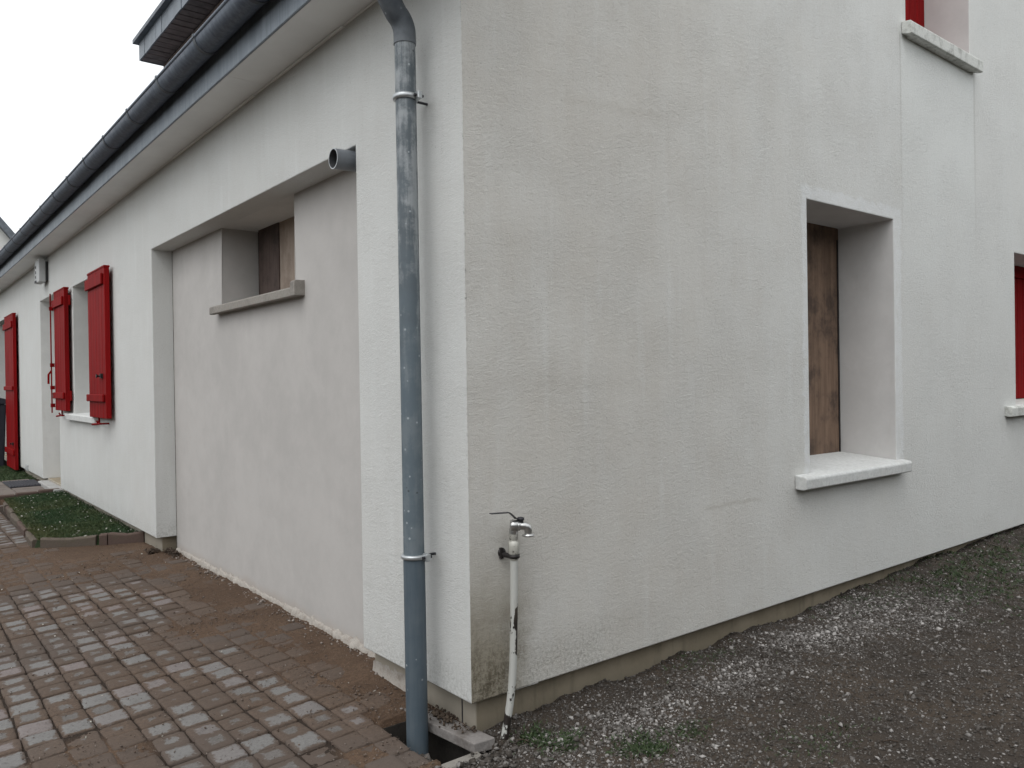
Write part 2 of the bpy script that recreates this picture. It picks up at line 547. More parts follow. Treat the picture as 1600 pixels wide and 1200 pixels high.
def mat_paver():
    t = NT("worn_paver")
    oi = t.n("ShaderNodeObjectInfo").outputs['Random']
    ri = t.n("ShaderNodeNewGeometry").outputs['Random Per Island']
    rnd = t.math('FRACT', t.math('ADD', t.math('MULTIPLY', oi, 3.7), t.math('MULTIPLY', ri, 5.3)))
    rnd2 = t.math('FRACT', t.math('MULTIPLY', rnd, 17.31))
    tone = t.mix(t.ramp(rnd, 0.55, 1.0, False), (0.160, 0.155, 0.150), (0.168, 0.140, 0.134))
    tone = t.mix(t.ramp(rnd2, 0.35, 0.65), tone, (0.112, 0.103, 0.096))
    sp = t.noise(110, 4, 0.75)
    tone = t.mix(t.math('MULTIPLY', t.ramp(sp, 0.5, 0.70), 0.5), tone, (0.25, 0.24, 0.23))
    tone = t.mix(t.math('MULTIPLY', t.ramp(t.noise(75, 4, 0.75, off=(3, 3, 3)), 0.53, 0.68), 0.6), tone, (0.055, 0.05, 0.046))
    uvn = t.n("ShaderNodeUVMap")
    sep = t.n("ShaderNodeSeparateXYZ")
    t.put(sep.inputs[0], uvn.outputs[0])
    du = t.math('ABSOLUTE', t.math('SUBTRACT', sep.outputs[0], 0.5))
    dv = t.math('ABSOLUTE', t.math('SUBTRACT', sep.outputs[1], 0.5))
    edge = t.math('MAXIMUM', du, dv)
    n1 = t.noise(38, 6, 0.75)
    n2 = t.noise(3.0, 4, 0.6)
    cover = t.math('ADD', t.attr("dirt"), t.attr("dirt", 'OBJECT'))
    e = t.math('ADD', edge, t.math('MULTIPLY', t.math('SUBTRACT', n1, 0.5), 0.55))
    e = t.math('ADD', e, t.math('MULTIPLY', t.math('SUBTRACT', n2, 0.5), 0.75))
    e = t.math('ADD', e, t.math('MULTIPLY', t.math('SUBTRACT', rnd2, 0.5), 0.32))
    e = t.math('ADD', e, t.math('ADD', t.math('MULTIPLY', cover, 0.75), 0.035))
    soil = t.mix(t.ramp(t.noise(90, 5, 0.8), 0.3, 0.7), (0.062, 0.042, 0.030), (0.122, 0.082, 0.058))
    soil = t.mix(t.ramp(t.noise(1.1, 3), 0.35, 0.65), soil, (0.082, 0.061, 0.049))
    m = t.ramp(e, 0.225, 0.33)
    c = t.mix(t.math('MULTIPLY', m, 0.88), tone, soil)
    rg = t.math('ADD', 0.62, t.math('MULTIPLY', m, 0.3))
    h = t.math('ADD', t.noise(90, 4, 0.7), t.math('MULTIPLY', n1, 0.8))
    nm = t.bump(h, 0.45, 0.005)
    return t.done(c, rg, nm, spec=0.25)


def mat_soil(name, a, b, wet=0.0):
    t = NT(name)
    n1 = t.noise(2.2, 5, 0.65)
    n2 = t.noise(55, 4, 0.75)
    c = t.mix(t.ramp(n1, 0.35, 0.65), a, b)
    c = t.mix(t.math('MULTIPLY', t.ramp(n2, 0.35, 0.7), 0.7), c, tuple(x * 0.5 for x in a))
    g = t.math('MULTIPLY', t.ramp(t.vor(95), 0.28, 0.12), t.ramp(t.noise(9, 3), 0.4, 0.62))
    c = t.mix(t.math('MULTIPLY', g, 0.55), c, tuple(min(1, x * 2.4) for x in b))
    nm = t.bump(t.math('ADD', n2, t.noise(160, 3, 0.7)), 0.75, 0.006)
    return t.done(c, 0.92 - wet, nm, spec=0.25)


def mat_tone(name, dark, light, rough=0.75):
    """colour picked by a per-point attribute named tone"""
    t = NT(name)
    a = t.attr("tone")
    n = t.noise(200, 2)
    c = t.mix(a, dark, light)
    c = t.mix(t.math('MULTIPLY', t.ramp(n, 0.35, 0.75), 0.35), c, tuple(x * 0.6 for x in dark))
    return t.done(c, rough, None, spec=0.35)


MT = {}
MT['stucco'] = mat_stucco("render_side", False)
MT['gable'] = mat_stucco("render_gable", True)
MT['infill'] = mat_smooth_render("infill_render", (0.500, 0.482, 0.465))
MT['reveal'] = mat_smooth_render("reveal_render", (0.63, 0.62, 0.61))
MT['white_reveal'] = mat_smooth_render("white_reveal_render", (0.66, 0.66, 0.64))
MT['plinth'] = mat_plinth()
MT['sill'] = mat_concrete("sill_concrete", (0.62, 0.63, 0.62), (0.36, 0.35, 0.33), 0.25, 7)
MT['sill_grey'] = mat_concrete("grey_sill_concrete", (0.29, 0.27, 0.245), (0.14, 0.13, 0.12), 0.45, 8)
MT['sill_old'] = mat_concrete("old_sill_concrete", (0.64, 0.65, 0.62), (0.12, 0.12, 0.10), 0.55, 14)
MT['mortar'] = mat_concrete("mortar", (0.40, 0.37, 0.335), (0.2, 0.16, 0.13), 0.55, 22, 0.8)
MT['gutter'] = mat_zinc("gutter_zinc", (0.085, 0.104, 0.138), (0.165, 0.19, 0.23), 0.5, 0.2, 0.1)
MT['fascia'] = mat_zinc("fascia_zinc", (0.17, 0.195, 0.225), (0.25, 0.28, 0.31), 0.45, 0.4)
MT['zinc'] = mat_zinc("pipe_zinc", (0.105, 0.124, 0.138), (0.29, 0.31, 0.322), 0.55, 0.75, 0.12)
MT['zinc_blue'] = mat_zinc("pipe_zinc_dark", (0.072, 0.098, 0.122), (0.105, 0.130, 0.150), 0.55, 0.85, 0.0)
MT['zinc_dark'] = mat_zinc("pipe_elbow_zinc", (0.055, 0.064, 0.076), (0.16, 0.175, 0.19), 0.55, 0.5, 0.1, streaks=False)
MT['clamp'] = mat_plain("galvanised_clamp", (0.46, 0.48, 0.49), 0.38, 0.7, 0.1, 40)
MT['screw'] = mat_plain("dark_screw", (0.04, 0.04, 0.045), 0.5, 0.5, 0.1, 60)
MT['pvc'] = mat_plain("grey_pvc", (0.165, 0.18, 0.20), 0.42, 0.0, 0.08, 12)
MT['soffit'] = mat_plain("soffit_panel", (0.82, 0.83, 0.82), 0.5, 0.0, 0.05, 2.0)
MT['red'] = mat_red()
MT['ply'] = mat_board("plywood_brown", (0.235, 0.158, 0.112), (0.155, 0.103, 0.074), (0.052, 0.040, 0.036))
MT['ply_pale'] = mat_board("plywood_pale", (0.40, 0.325, 0.27), (0.33, 0.265, 0.22), (0.24, 0.185, 0.15))
MT['ply_dark'] = mat_board("plywood_dark", (0.115, 0.085, 0.075), (0.085, 0.06, 0.052), (0.04, 0.03, 0.027))
MT['slate'] = mat_plain("slate", (0.115, 0.13, 0.15), 0.6, 0.0, 0.2, 9, 0.3, 40)
MT['slate_face'] = mat_plain("slate_face", (0.15, 0.175, 0.205), 0.5, 0.0, 0.15, 6, 0.2, 40)
MT['soffit_wood'] = mat_plain("soffit_boards", (0.155, 0.130, 0.128), 0.7, 0.0, 0.25, 10, 0.2, 60)
MT['dormer_wall'] = mat_plain("dormer_render", (0.30, 0.235, 0.215), 0.9, 0.0, 0.12, 4)
MT['glass_dark'] = mat_plain("dark_glass", (0.02, 0.022, 0.025), 0.12, 0.0, 0.05, 3)
MT['paver'] = mat_paver()
MT['sand'] = mat_soil("brown_sand", (0.092, 0.058, 0.038), (0.122, 0.079, 0.053))
def mat_bed():
    t = NT("paver_bed_sand")
    n1 = t.noise(2.2, 5, 0.65)
    n2 = t.noise(60, 5, 0.78)
    c = t.mix(t.ramp(n1, 0.35, 0.65), (0.092, 0.058, 0.038), (0.125, 0.081, 0.054))
    c = t.mix(t.ramp(t.attr("cover"), 0.55, 0.15), c, (0.030, 0.022, 0.017))
    c = t.mix(t.math('MULTIPLY', t.ramp(n2, 0.38, 0.68), 0.65), c, (0.042, 0.028, 0.02))
    g = t.math('MULTIPLY', t.ramp(t.vor(105), 0.28, 0.12), t.ramp(t.noise(9, 3), 0.4, 0.62))
    c = t.mix(t.math('MULTIPLY', g, 0.5), c, (0.27, 0.21, 0.165))
    nm = t.bump(t.math('ADD', n2, t.noise(160, 3, 0.7)), 0.8, 0.006)
    return t.done(c, 0.93, nm, spec=0.2)


MT['bed'] = mat_bed()
MT['gravel_soil'] = mat_soil("dark_gravel_soil", (0.068, 0.052, 0.039), (0.038, 0.031, 0.026), 0.1)
MT['ground'] = mat_soil("far_ground", (0.055, 0.055, 0.035), (0.06, 0.05, 0.04))
MT['lawn_soil'] = mat_soil("lawn_soil", (0.030, 0.052, 0.020), (0.028, 0.030, 0.016))
MT['stones'] = mat_tone("gravel_stones", (0.044, 0.036, 0.029), (0.42, 0.40, 0.385))
MT['grit'] = mat_tone("sand_grit", (0.09, 0.062, 0.046), (0.34, 0.30, 0.27))
MT['grass'] = mat_tone("grass_blades", (0.026, 0.060, 0.020), (0.095, 0.098, 0.035), 0.6)
MT['hedge_core'] = mat_plain('hedge_inside', (0.012, 0.014, 0.009), 0.9, 0.0, 0.3, 20)
MT['joint'] = mat_plain('dirty_joint', (0.16, 0.15, 0.135), 0.9, 0.0, 0.3, 40)
MT['petal'] = mat_tone("fallen_petals", (0.22, 0.21, 0.17), (0.62, 0.60, 0.54), 0.7)
MT['leaf'] = mat_tone("weed_leaves", (0.022, 0.045, 0.016), (0.06, 0.085, 0.03), 0.55)
MT['twig'] = mat_tone("dry_twigs", (0.06, 0.042, 0.03), (0.20, 0.155, 0.11), 0.8)
MT['kerb'] = mat_concrete("kerb_concrete", (0.095, 0.066, 0.056), (0.085, 0.07, 0.05), 0.6, 12, 0.6)
MT['kerb_pale'] = mat_concrete("kerb_concrete_pale", (0.108, 0.088, 0.072), (0.09, 0.08, 0.05), 0.6, 12, 0.6)
MT['slab'] = mat_concrete("slab_concrete", (0.215, 0.20, 0.19), (0.07, 0.055, 0.045), 0.6, 11, 0.6)
MT['pit'] = mat_concrete("pit_concrete", (0.22, 0.205, 0.185), (0.06, 0.05, 0.04), 0.6, 12, 0.6)
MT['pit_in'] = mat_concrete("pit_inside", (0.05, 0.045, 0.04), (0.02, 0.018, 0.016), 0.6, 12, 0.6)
MT['step'] = mat_concrete("step_concrete", (0.36, 0.355, 0.345), (0.2, 0.19, 0.17), 0.4, 6)
MT['path'] = mat_concrete("path_slab", (0.165, 0.14, 0.125), (0.08, 0.065, 0.055), 0.5, 6, 0.5)
MT['mat'] = mat_plain("rubber_mat", (0.030, 0.030, 0.038), 0.85, 0.0, 0.3, 60, 0.5, 200)
MT['iron'] = mat_plain("black_iron", (0.025, 0.022, 0.022), 0.5, 0.3, 0.2, 40)
MT['box'] = mat_plain("box_plastic", (0.42, 0.43, 0.43), 0.5, 0.0, 0.05, 10)
MT['box_dark'] = mat_plain("box_dark_plastic", (0.065, 0.068, 0.072), 0.5, 0.0, 0.05, 10)
MT['bin'] = mat_plain("bin_plastic", (0.018, 0.018, 0.028), 0.5, 0.0, 0.1, 10)
MT['chrome'] = mat_plain("tap_metal", (0.50, 0.50, 0.49), 0.28, 0.9, 0.15, 60)
MT['white_frame'] = mat_plain("white_frame", (0.6, 0.6, 0.6), 0.4, 0.0, 0.03, 10)


def mat_peeling():
    t = NT("peeling_white_paint")
    X, Y, Z = t.xyz()
    n = t.noise(1, 5, 0.65, mapping=(20, 20, 13))
    z1 = t.math('MULTIPLY', t.math('MULTIPLY', t.ramp(Z, 0.10, 0.19), t.ramp(Z, 0.38, 0.27)), t.ramp(X, 0.135, 0.152, lo=0.2, hi=1.0))
    z2 = t.ramp(Z, -0.02, -0.11)
    thr = t.math('ADD', n, t.math('ADD', t.math('MULTIPLY', z1, 0.27), t.math('MULTIPLY', z2, 0.20)))
    f = t.ramp(thr, 0.60, 0.625)
    c = t.mix(f, (0.47, 0.475, 0.45), (0.022, 0.017, 0.015))
    st = t.ramp(t.noise(1, 4, 0.6, mapping=(60, 60, 5)), 0.55, 0.75)
    c = t.mix(t.math('MULTIPLY', st, 0.3), c, (0.22, 0.19, 0.14))
    nm = t.bump(f, 0.5, 0.001)
    return t.done(c, 0.45, nm)


MT['peel'] = mat_peeling()


def mat_fittings():
    t = NT("tap_fittings")
    n = t.noise(70, 4, 0.7)
    c = t.mix(t.ramp(n, 0.56, 0.64), (0.47, 0.465, 0.42), (0.06, 0.052, 0.045))
    return t.done(c, 0.4, None, 0.1)


MT['fitting'] = mat_fittings()


# ------------------------------------------------------------------ ground heights
def zg(x, y):
    x = np.asarray(x, float)
    return -0.12 + 0.045 * np.clip(x, -3.0, 0) + 0.012 * np.clip(x, 0, 6.0)


def dirt_cover(x, y):
    """how much brown sand lies over the pavers (0..1)"""
    x = np.asarray(x, float); y = np.asarray(y, float)
    n = fbm(x, y, 3.0, 4, 11) * 0.10
    wall = sstep(-0.34, -0.10, x + n - 0.10 * sstep(0.75, 0.3, y))
    bulge = sstep(0.55, 0.10, np.hypot((x + 0.20 + n) / 0.75, (y - 2.0) / 1.1))
    lane = sstep(3.15, 3.75, y + n * 3 + 0.35 * np.clip(x + 0.5, -0.4, 0.6)) * sstep(5.4, 4.9, y + n * 2)
    near = 0.75 * sstep(0.30, 0.05, np.hypot((x + 1.02 + n), (y - 0.82) / 1.2))
    fore = sstep(0.42, 0.10, y + n * 0.6) * sstep(-0.44, -0.30, x + n * 0.5)
    return np.clip(np.maximum.reduce([wall, bulge, lane, near * 0.8, fore]) + 0.12 * fbm(x, y, 7.0, 3, 5), 0, 1)


HOLE = (-0.158, -0.035, -0.03, 0.345)      # x0,x1,y0,y1 of the open drain pit


# ------------------------------------------------------------------ the house
house = empty("house", (0, 0, 0), "long pale rendered house with red shutters, zinc eaves and a dirt-streaked gable", "house")

YL, YR, ZT, DR = 3.915, 0.773, 2.093, 0.145      # blocked garage opening
EAVE = 2.62
HL = 15.5                                        # length of the side wall
GW = 9.2                                         # width of the gable
# openings: (u0,u1,v0,v1,depth, reveal material slot)
side_open = [(YR, YL, 0.0, ZT, DR, 0), (5.68, 6.86, 0.83, 2.12, 0.30, 2), (7.71, 8.905, 0.0, 2.15, 0.32, 2), (11.85, 13.6, 0.0, 2.17, 0.30, 2)]
gable_open = [(2.129, 3.041, 0.58, 2.003, 0.352, 3), (3.225, 4.12, 3.165, 4.45, 0.33, 3), (4.845, 5.95, 0.875, 1.97, 0.35, 3)]


def facade(bm, P, u0, u1, v0, v1, opens, mi, back):
    """front skin with holes and reveals; P(u,v,d) -> point, d = depth into the wall"""
    us = sorted({u0, u1, *[o[0] for o in opens], *[o[1] for o in opens]})
    vs = sorted({v0, v1, *[o[2] for o in opens], *[o[3] for o in opens]})
    cache = {}

    def vert(u, v, d):
        k = (round(u, 4), round(v, 4), round(d, 4))
        if k not in cache:
            cache[k] = bm.verts.new(P(u, v, d))
        return cache[k]

    def face(pts, m):
        f = bm.faces.new([vert(*p) for p in pts])
        f.material_index = m
    for i in range(len(us) - 1):
        for j in range(len(vs) - 1):
            a, b, c, d = us[i], us[i + 1], vs[j], vs[j + 1]
            if any(o[0] <= a + 1e-6 and b <= o[1] + 1e-6 and o[2] <= c + 1e-6 and d <= o[3] + 1e-6 for o in opens):
                continue
            face([(a, c, 0), (b, c, 0), (b, d, 0), (a, d, 0)], mi)
            if abs(c - v0) < 1e-6 and v0 > -0.5:
                face([(a, c, 0), (b, c, 0), (b, c, back), (a, c, back)], mi)
    for o in opens:
        a, b, c, d, dep, m = o
        vv = [v for v in vs if c - 1e-6 <= v <= d + 1e-6]
        uu = [u for u in us if a - 1e-6 <= u <= b + 1e-6]
        for k in range(len(vv) - 1):
            face([(a, vv[k], 0), (a, vv[k + 1], 0), (a, vv[k + 1], dep), (a, vv[k], dep)], m)
            face([(b, vv[k], 0), (b, vv[k + 1], 0), (b, vv[k + 1], dep), (b, vv[k], dep)], m)
        for k in range(len(uu) - 1):
            face([(uu[k], d, 0), (uu[k + 1], d, 0), (uu[k + 1], d, dep), (uu[k], d, dep)], m)
            if c > v0 + 1e-6:
                face([(uu[k], c, 0), (uu[k + 1], c, 0), (uu[k + 1], c, dep), (uu[k], c, dep)], m)


# left wall and gable share their corner vertices so that the arris is slightly rounded
bm = bmesh.new()
facade(bm, lambda u, v, d: (d, u, v), 0.0, HL, 0.0, EAVE, side_open, 0, 0.30)
facade(bm, lambda u, v, d: (u, d, v), 0.0, GW, 0.0, EAVE + GW / 2, gable_open, 1, 0.30)
bmesh.ops.remove_doubles(bm, verts=bm.verts, dist=0.0008)
# cut the gable along the two roof slopes
gf = [f for f in bm.faces if f.material_index in (1, 3)]
for co, no in (((0, 0, EAVE), (-1, 0, 1)), ((GW, 0, EAVE), (1, 0, 1))):
    geom = list(bm.verts) + list(bm.edges) + list(bm.faces)
    if no[0] < 0:
        bmesh.ops.bisect_plane(bm, geom=geom, plane_co=co, plane_no=Vector(no).normalized(), clear_outer=True)
    else:
        sel = [f for f in bm.faces if f.material_index in (1, 3)]
        g2 = list({v for f in sel for v in f.verts}) + list({e for f in sel for e in f.edges}) + sel
        bmesh.ops.bisect_plane(bm, geom=g2, plane_co=co, plane_no=Vector(no).normalized(), clear_outer=True)
# split the corner edge so that recomputed normals point out
bmesh.ops.recalc_face_normals(bm, faces=bm.faces)
for f in bm.faces:
    c = f.calc_center_median()
    if abs(f.normal.x) > 0.9 and abs(c.x) < 1e-3 and f.normal.x > 0: f.normal_flip()
    if abs(f.normal.y) > 0.9 and abs(c.y) < 1e-3 and f.normal.y > 0: f.normal_flip()
me = bpy.data.meshes.new("wall")
bm.to_mesh(me)
bm.free()
for k in ('stucco', 'gable', 'white_reveal', 'reveal'):
    me.materials.append(MT[k])
wall = link("wall", me, None, house)
wall["label"] = "pale rendered outer walls, the gable stained by grey-brown streaks"
md = wall.modifiers.new("bevel", 'BEVEL'); md.width = 0.005; md.segments = 2; md.limit_method = 'ANGLE'; md.angle_limit = math.radians(50)

# far walls and back (never seen from the yard, but the house is closed)
b = MB()
b.quad([(GW, 0.02, -0.4), (GW, HL, -0.4), (GW, HL, EAVE), (GW, 0.02, EAVE)])
b.quad([(0.02, HL, -0.4), (GW, HL, -0.4), (GW, HL, EAVE), (GW / 2, HL, EAVE + GW / 2), (0.02, HL, EAVE)])
b.build("rear_wall", MT['stucco'], house)

# plinth set back under the render
b = MB()
b.box(0.052, 0.30, YL + 0.05, HL - 0.02, -0.6, -0.001)
b.box(0.052, GW - 0.05, 0.052, YR - 0.0, -0.6, -0.001)
b.build("plinth", MT['plinth'], house, 0.006)
# thick splashed mortar on the plinth between the bay and the downpipe
V, F = [], []
ys = np.linspace(0.385, YR + 0.01, 90)
for i, y in enumerate(ys):
    n1 = fbm(np.array([y]), np.array([1.3]), 12, 4, 3)[0]
    n2 = fbm(np.array([y]), np.array([6.3]), 50, 3, 8)[0]
    hg, wd = 0.050 + 0.02 * n1 + 0.01 * n2, 0.040 + 0.014 * n1 + 0.01 * n2
    for j in range(8):
        a = j / 7 * math.pi / 2
        rg_ = 1 + 0.2 * math.sin(37 * y + 5 * j) * n2
        V.append((0.051 - wd * (1 - math.sin(a)) * rg_, y, -0.16 + (hg + 0.05) * (1 - math.cos(a)) * rg_))
F = [(i * 8 + j, i * 8 + j + 1, (i + 1) * 8 + j + 1, (i + 1) * 8 + j) for i in range(89) for j in range(7)]
mesh_np("mortar_splash", np.array(V), np.array(F), MT['mortar'], house)
# vertical joint in the corner of the plinth seen beside the drain pit
b = MB(); b.box(0.0505, 0.056, 0.128, 0.134, -0.5, -0.004); b.build("plinth_joint", MT['screw'], house)

# infill wall with the high boarded window
bm = bmesh.new()
WU0, WU1, WV0 = 1.724, 2.845, 1.60
facade(bm, lambda u, v, d: (DR + d, u, v), YR - 0.01, YL + 0.01, -0.5, ZT + 0.01, [(WU0, WU1, WV0, ZT + 0.01, 0.235, 0)], 0, 0)
bmesh.ops.recalc_face_normals(bm, faces=bm.faces)
for f in bm.faces:
    c = f.calc_center_median()
    if abs(c.x - DR) < 1e-3 and f.normal.x > 0: f.normal_flip()
me = bpy.data.meshes.new("infill_wall"); bm.to_mesh(me); bm.free()
infill = link("infill_wall", me, MT['infill'], house)
infill["label"] = "smooth pinkish grey infill closing the old garage opening"
md = infill.modifiers.new("bevel", 'BEVEL'); md.width = 0.006; md.segments = 2; md.limit_method = 'ANGLE'; md.angle_limit = math.radians(50)
# ceiling of the high window carries on behind the lintel
b = MB(); b.box(DR - 0.001, 0.40, YR - 0.01, YL + 0.01, ZT + 0.0005, ZT + 0.05); b.build("lintel", MT['white_reveal'], house)

b = MB(); b.box(DR - 0.0025, DR + 0.004, YL - 0.0055, YL - 0.0005, -0.12, ZT - 0.002); b.build('render_joint', MT['joint'], house)
# mortar crust along the foot of the infill
ny, nz_ = 420, 7
ys = np.linspace(YR - 0.02, YL - 0.02, ny)
V, F = [], []
for i, y in enumerate(ys):
    n1 = fbm(np.array([y]), np.array([0.3]), 9, 4, 3)[0]
    n2 = fbm(np.array([y]), np.array([4.3]), 40, 3, 8)[0]
    hgt = 0.020 + 0.013 * n1 + 0.010 * n2
    wd = 0.017 + 0.011 * n1 + 0.010 * n2
    if y < 1.3: wd *= 1.5; hgt *= 1.25
    for j in range(nz_):
        a = j / (nz_ - 1) * math.pi / 2
        rg_ = 1 + 0.22 * math.sin(37 * y + 5 * j) * n2
        V.append((DR - 0.001 - wd * math.cos(a) * rg_, y, -0.135 + (hgt + 0.03) * math.sin(a) * rg_))
for i in range(ny - 1):
    for j in range(nz_ - 1):
        F.append((i * nz_ + j, i * nz_ + j + 1, (i + 1) * nz_ + j + 1, (i + 1) * nz_ + j))
fm = mesh_np("mortar_fillet", np.array(V), np.array(F), MT['mortar'], house)


def sill(name, mat, poly, axis, a0, a1, label=None, bev=0.006):
    b = MB().prism(poly, axis, a0, a1)
    o = b.build(name, mat, house, bev)
    if label: o["label"] = label
    return o


# window pieces ---------------------------------------------------
def window_empty(name, label):
    e = bpy.data.objects.new(name, None)
    COL.objects.link(e); e.parent = house; e["label"] = label
    e.empty_display_size = 0.1
    return e


# 1 high window in the infill
w = window_empty("window", "small high window boarded with two plywood sheets")
b = MB(); b.box(0.372, 0.384, WU0 - 0.02, 2.50, WV0 - 0.04, ZT + 0.02); o = b.build("board", MT['ply_pale'], w, 0.002)
b = MB(); b.box(0.3645, 0.3775, 2.475, 2.80, WV0 - 0.04, ZT + 0.02); o = b.build("board", MT['ply_dark'], w, 0.002)
b = MB(); b.box(0.388, 0.40, WU0 - 0.03, WU1 + 0.03, WV0 - 0.05, ZT + 0.03); b.build("frame", MT['iron'], w)
poly = [(0.37, 1.555), (0.098, 1.545), (0.086, 1.552), (0.086, 1.590), (0.092, 1.597), (0.14, 1.606), (0.37, 1.616)]
# sill: the nosing overhangs left and right, the tread runs into the opening
b = MB()
b.prism([(x, z) for x, z in [(DR + 0.01, 1.556), (0.118, 1.556), (0.118, 1.550), (0.092, 1.550), (0.088, 1.555), (0.088, 1.592), (0.094, 1.600), (DR + 0.01, 1.610)]], 'y', 1.625, 2.93)
b.prism([(DR - 0.01, 1.57), (DR - 0.01, 1.6095), (0.38, 1.622), (0.38, 1.57)], 'y', WU0 + 0.002, WU1 - 0.002)
b.prism([(DR + 0.008, 1.555), (0.087, 1.553), (0.087, 1.624), (0.098, 1.632), (DR + 0.008, 1.634)], 'y', 1.615, 1.668)
o = b.build("sill", MT['sill_grey'], w, 0.004)

# 2 boarded window of the gable
w = window_empty("window", "tall gable window closed by one stained brown board")
b = MB(); b.box(2.10, 3.06, 0.340, 0.352, 0.60, 2.02); b.build("board", MT['ply'], w, 0.002)
b = MB(); b.box(3.018, 3.030, 0.334, 0.3385, 0.625, 1.93); b.build("frame", MT['iron'], w)
b = MB()
b.prism([(0.345, 0.545), (-0.045, 0.541), (-0.062, 0.546), (-0.064, 0.594), (-0.056, 0.604), (0.0, 0.612), (0.345, 0.640)], 'x', 2.131, 3.039)
b.prism([(-0.002, 0.542), (-0.046, 0.5395), (-0.064, 0.545), (-0.066, 0.595), (-0.057, 0.6055), (-0.002, 0.6135)], 'x', 1.985, 3.095)
b.build("sill", MT['sill'], w, 0.005)

# 3 upstairs window of the gable, its red shutters closed
w = window_empty("window", "upstairs gable window with red shutters shut")
for k in range(8):
    x0 = 3.226 + k * 0.1117
    b = MB(); b.box(x0 + 0.0015, x0 + 0.1102, 0.285, 0.322, 3.19, 4.448, 0.003); b.build("board", MT['red'], w)
b = MB(); b.box(3.226, 4.119, 0.3225, 0.33, 3.17, 4.449); b.build("frame", MT['red'], w)
b = MB()
b.prism([(0.325, 3.105), (-0.040, 3.096), (-0.058, 3.098), (-0.061, 3.160), (-0.052, 3.170), (0.0, 3.178), (0.325, 3.195)], 'x', 3.228, 4.117)
b.prism([(-0.002, 3.108), (-0.042, 3.0945), (-0.060, 3.0965), (-0.063, 3.161), (-0.053, 3.1715), (-0.002, 3.1795)], 'x', 3.165, 4.180)
o = b.build("sill", MT['sill_old'], w, 0.004); o["label"] = "white sill with a mossy grey worn top edge"

# 4 right-hand gable window with red shutters closed
w = window_empty("window", "gable window at the right edge with dark red shutters shut")
for k in range(9):
    x0 = 4.846 + k * 0.1225
    b = MB(); b.box(x0 + 0.0015, x0 + 0.121, 0.280, 0.318, 0.895, 1.875, 0.003); b.build("board", MT['red'], w)
b = MB(); b.box(4.846, 5.949, 0.3185, 0.35, 0.88, 1.969); b.box(4.846, 5.949, 0.260, 0.318, 1.876, 1.968); b.box(4.846, 4.885, 0.258, 0.2795, 0.89, 1.8755); b.build("frame", MT['red'], w)
b = MB(); b.tube([(5.42, 0.28, 1.28), (5.42, 0.24, 1.28), (5.42, 0.235, 1.23)], 0.014, 10); b.build("handle", MT['iron'], w)
b = MB()
b.prism([(0.28, 0.80), (-0.034, 0.797), (-0.048, 0.80), (-0.050, 0.855), (-0.042, 0.865), (0.0, 0.87), (0.28, 0.892)], 'x', 4.848, 5.947)
b.prism([(-0.002, 0.80), (-0.036, 0.7955), (-0.050, 0.7985), (-0.052, 0.856), (-0.043, 0.8665), (-0.002, 0.8715)], 'x', 4.635, 6.16)
b.build("sill", MT['sill_old'], w, 0.004)

# 5 side window between open shutters
w = window_empty("window", "side window with white frame between open red shutters")
b = MB()
y0, y1 = 5.683, 6.857
for (a, c, e, f) in ((y0, y1, 0.84, 0.90), (y0, y1, 2.05, 2.118), (y0, y0 + 0.06, 0.9005, 2.0495), (y1 - 0.06, y1, 0.9005, 2.0495), (6.235, 6.305, 0.9005, 2.0495)):
    b.box(0.25, 0.30, a, c, e, f)
b.build("frame", MT['white_frame'], w)
for (a, c) in ((y0 + 0.061, 6.234), (6.306, y1 - 0.061)):
    b = MB(); b.box(0.27, 0.278, a, c, 0.9, 2.05); b.build("pane", MT['glass_dark'], w)
b = MB()
b.prism([(0.25, 0.775), (-0.030, 0.772), (-0.048, 0.775), (-0.050, 0.826), (-0.042, 0.834), (0.25, 0.852)], 'y', y0 + 0.002, y1 - 0.002)
b.prism([(-0.002, 0.775), (-0.032, 0.7705), (-0.050, 0.7735), (-0.052, 0.827), (-0.043, 0.8355), (-0.002, 0.838)], 'y', 5.80, 7.12)
b.build("sill", MT['sill'], w, 0.004)

# front door, set back
d = window_empty("door", "front door set back in a white reveal")
b = MB(); b.box(0.27, 0.315, 7.713, 8.90, 0.0, 2.148); b.build("door_frame", MT['white_frame'], d)
b = MB(); b.box(0.235, 0.2695, 7.80, 8.82, 0.03, 2.07, 0.004); b.build("door_leaf", MT['white_frame'], d)
b = MB(); b.tube([(0.235, 7.92, 1.02), (0.19, 7.92, 1.02), (0.19, 8.03, 1.02)], 0.011, 10); b.build("handle", MT['chrome'], d)
# french door behind the far shutter
d = window_empty("door", "french door beyond the far red shutter")
b = MB(); b.box(0.255, 0.298, 11.853, 13.598, 0.0, 2.168); b.build("door_frame", MT['white_frame'], d)
for (a, c) in ((11.95, 12.68), (12.76, 13.50)):
    b = MB(); b.box(0.245, 0.2545, a, c, 0.25, 2.08); b.build("pane", MT['glass_dark'], d)


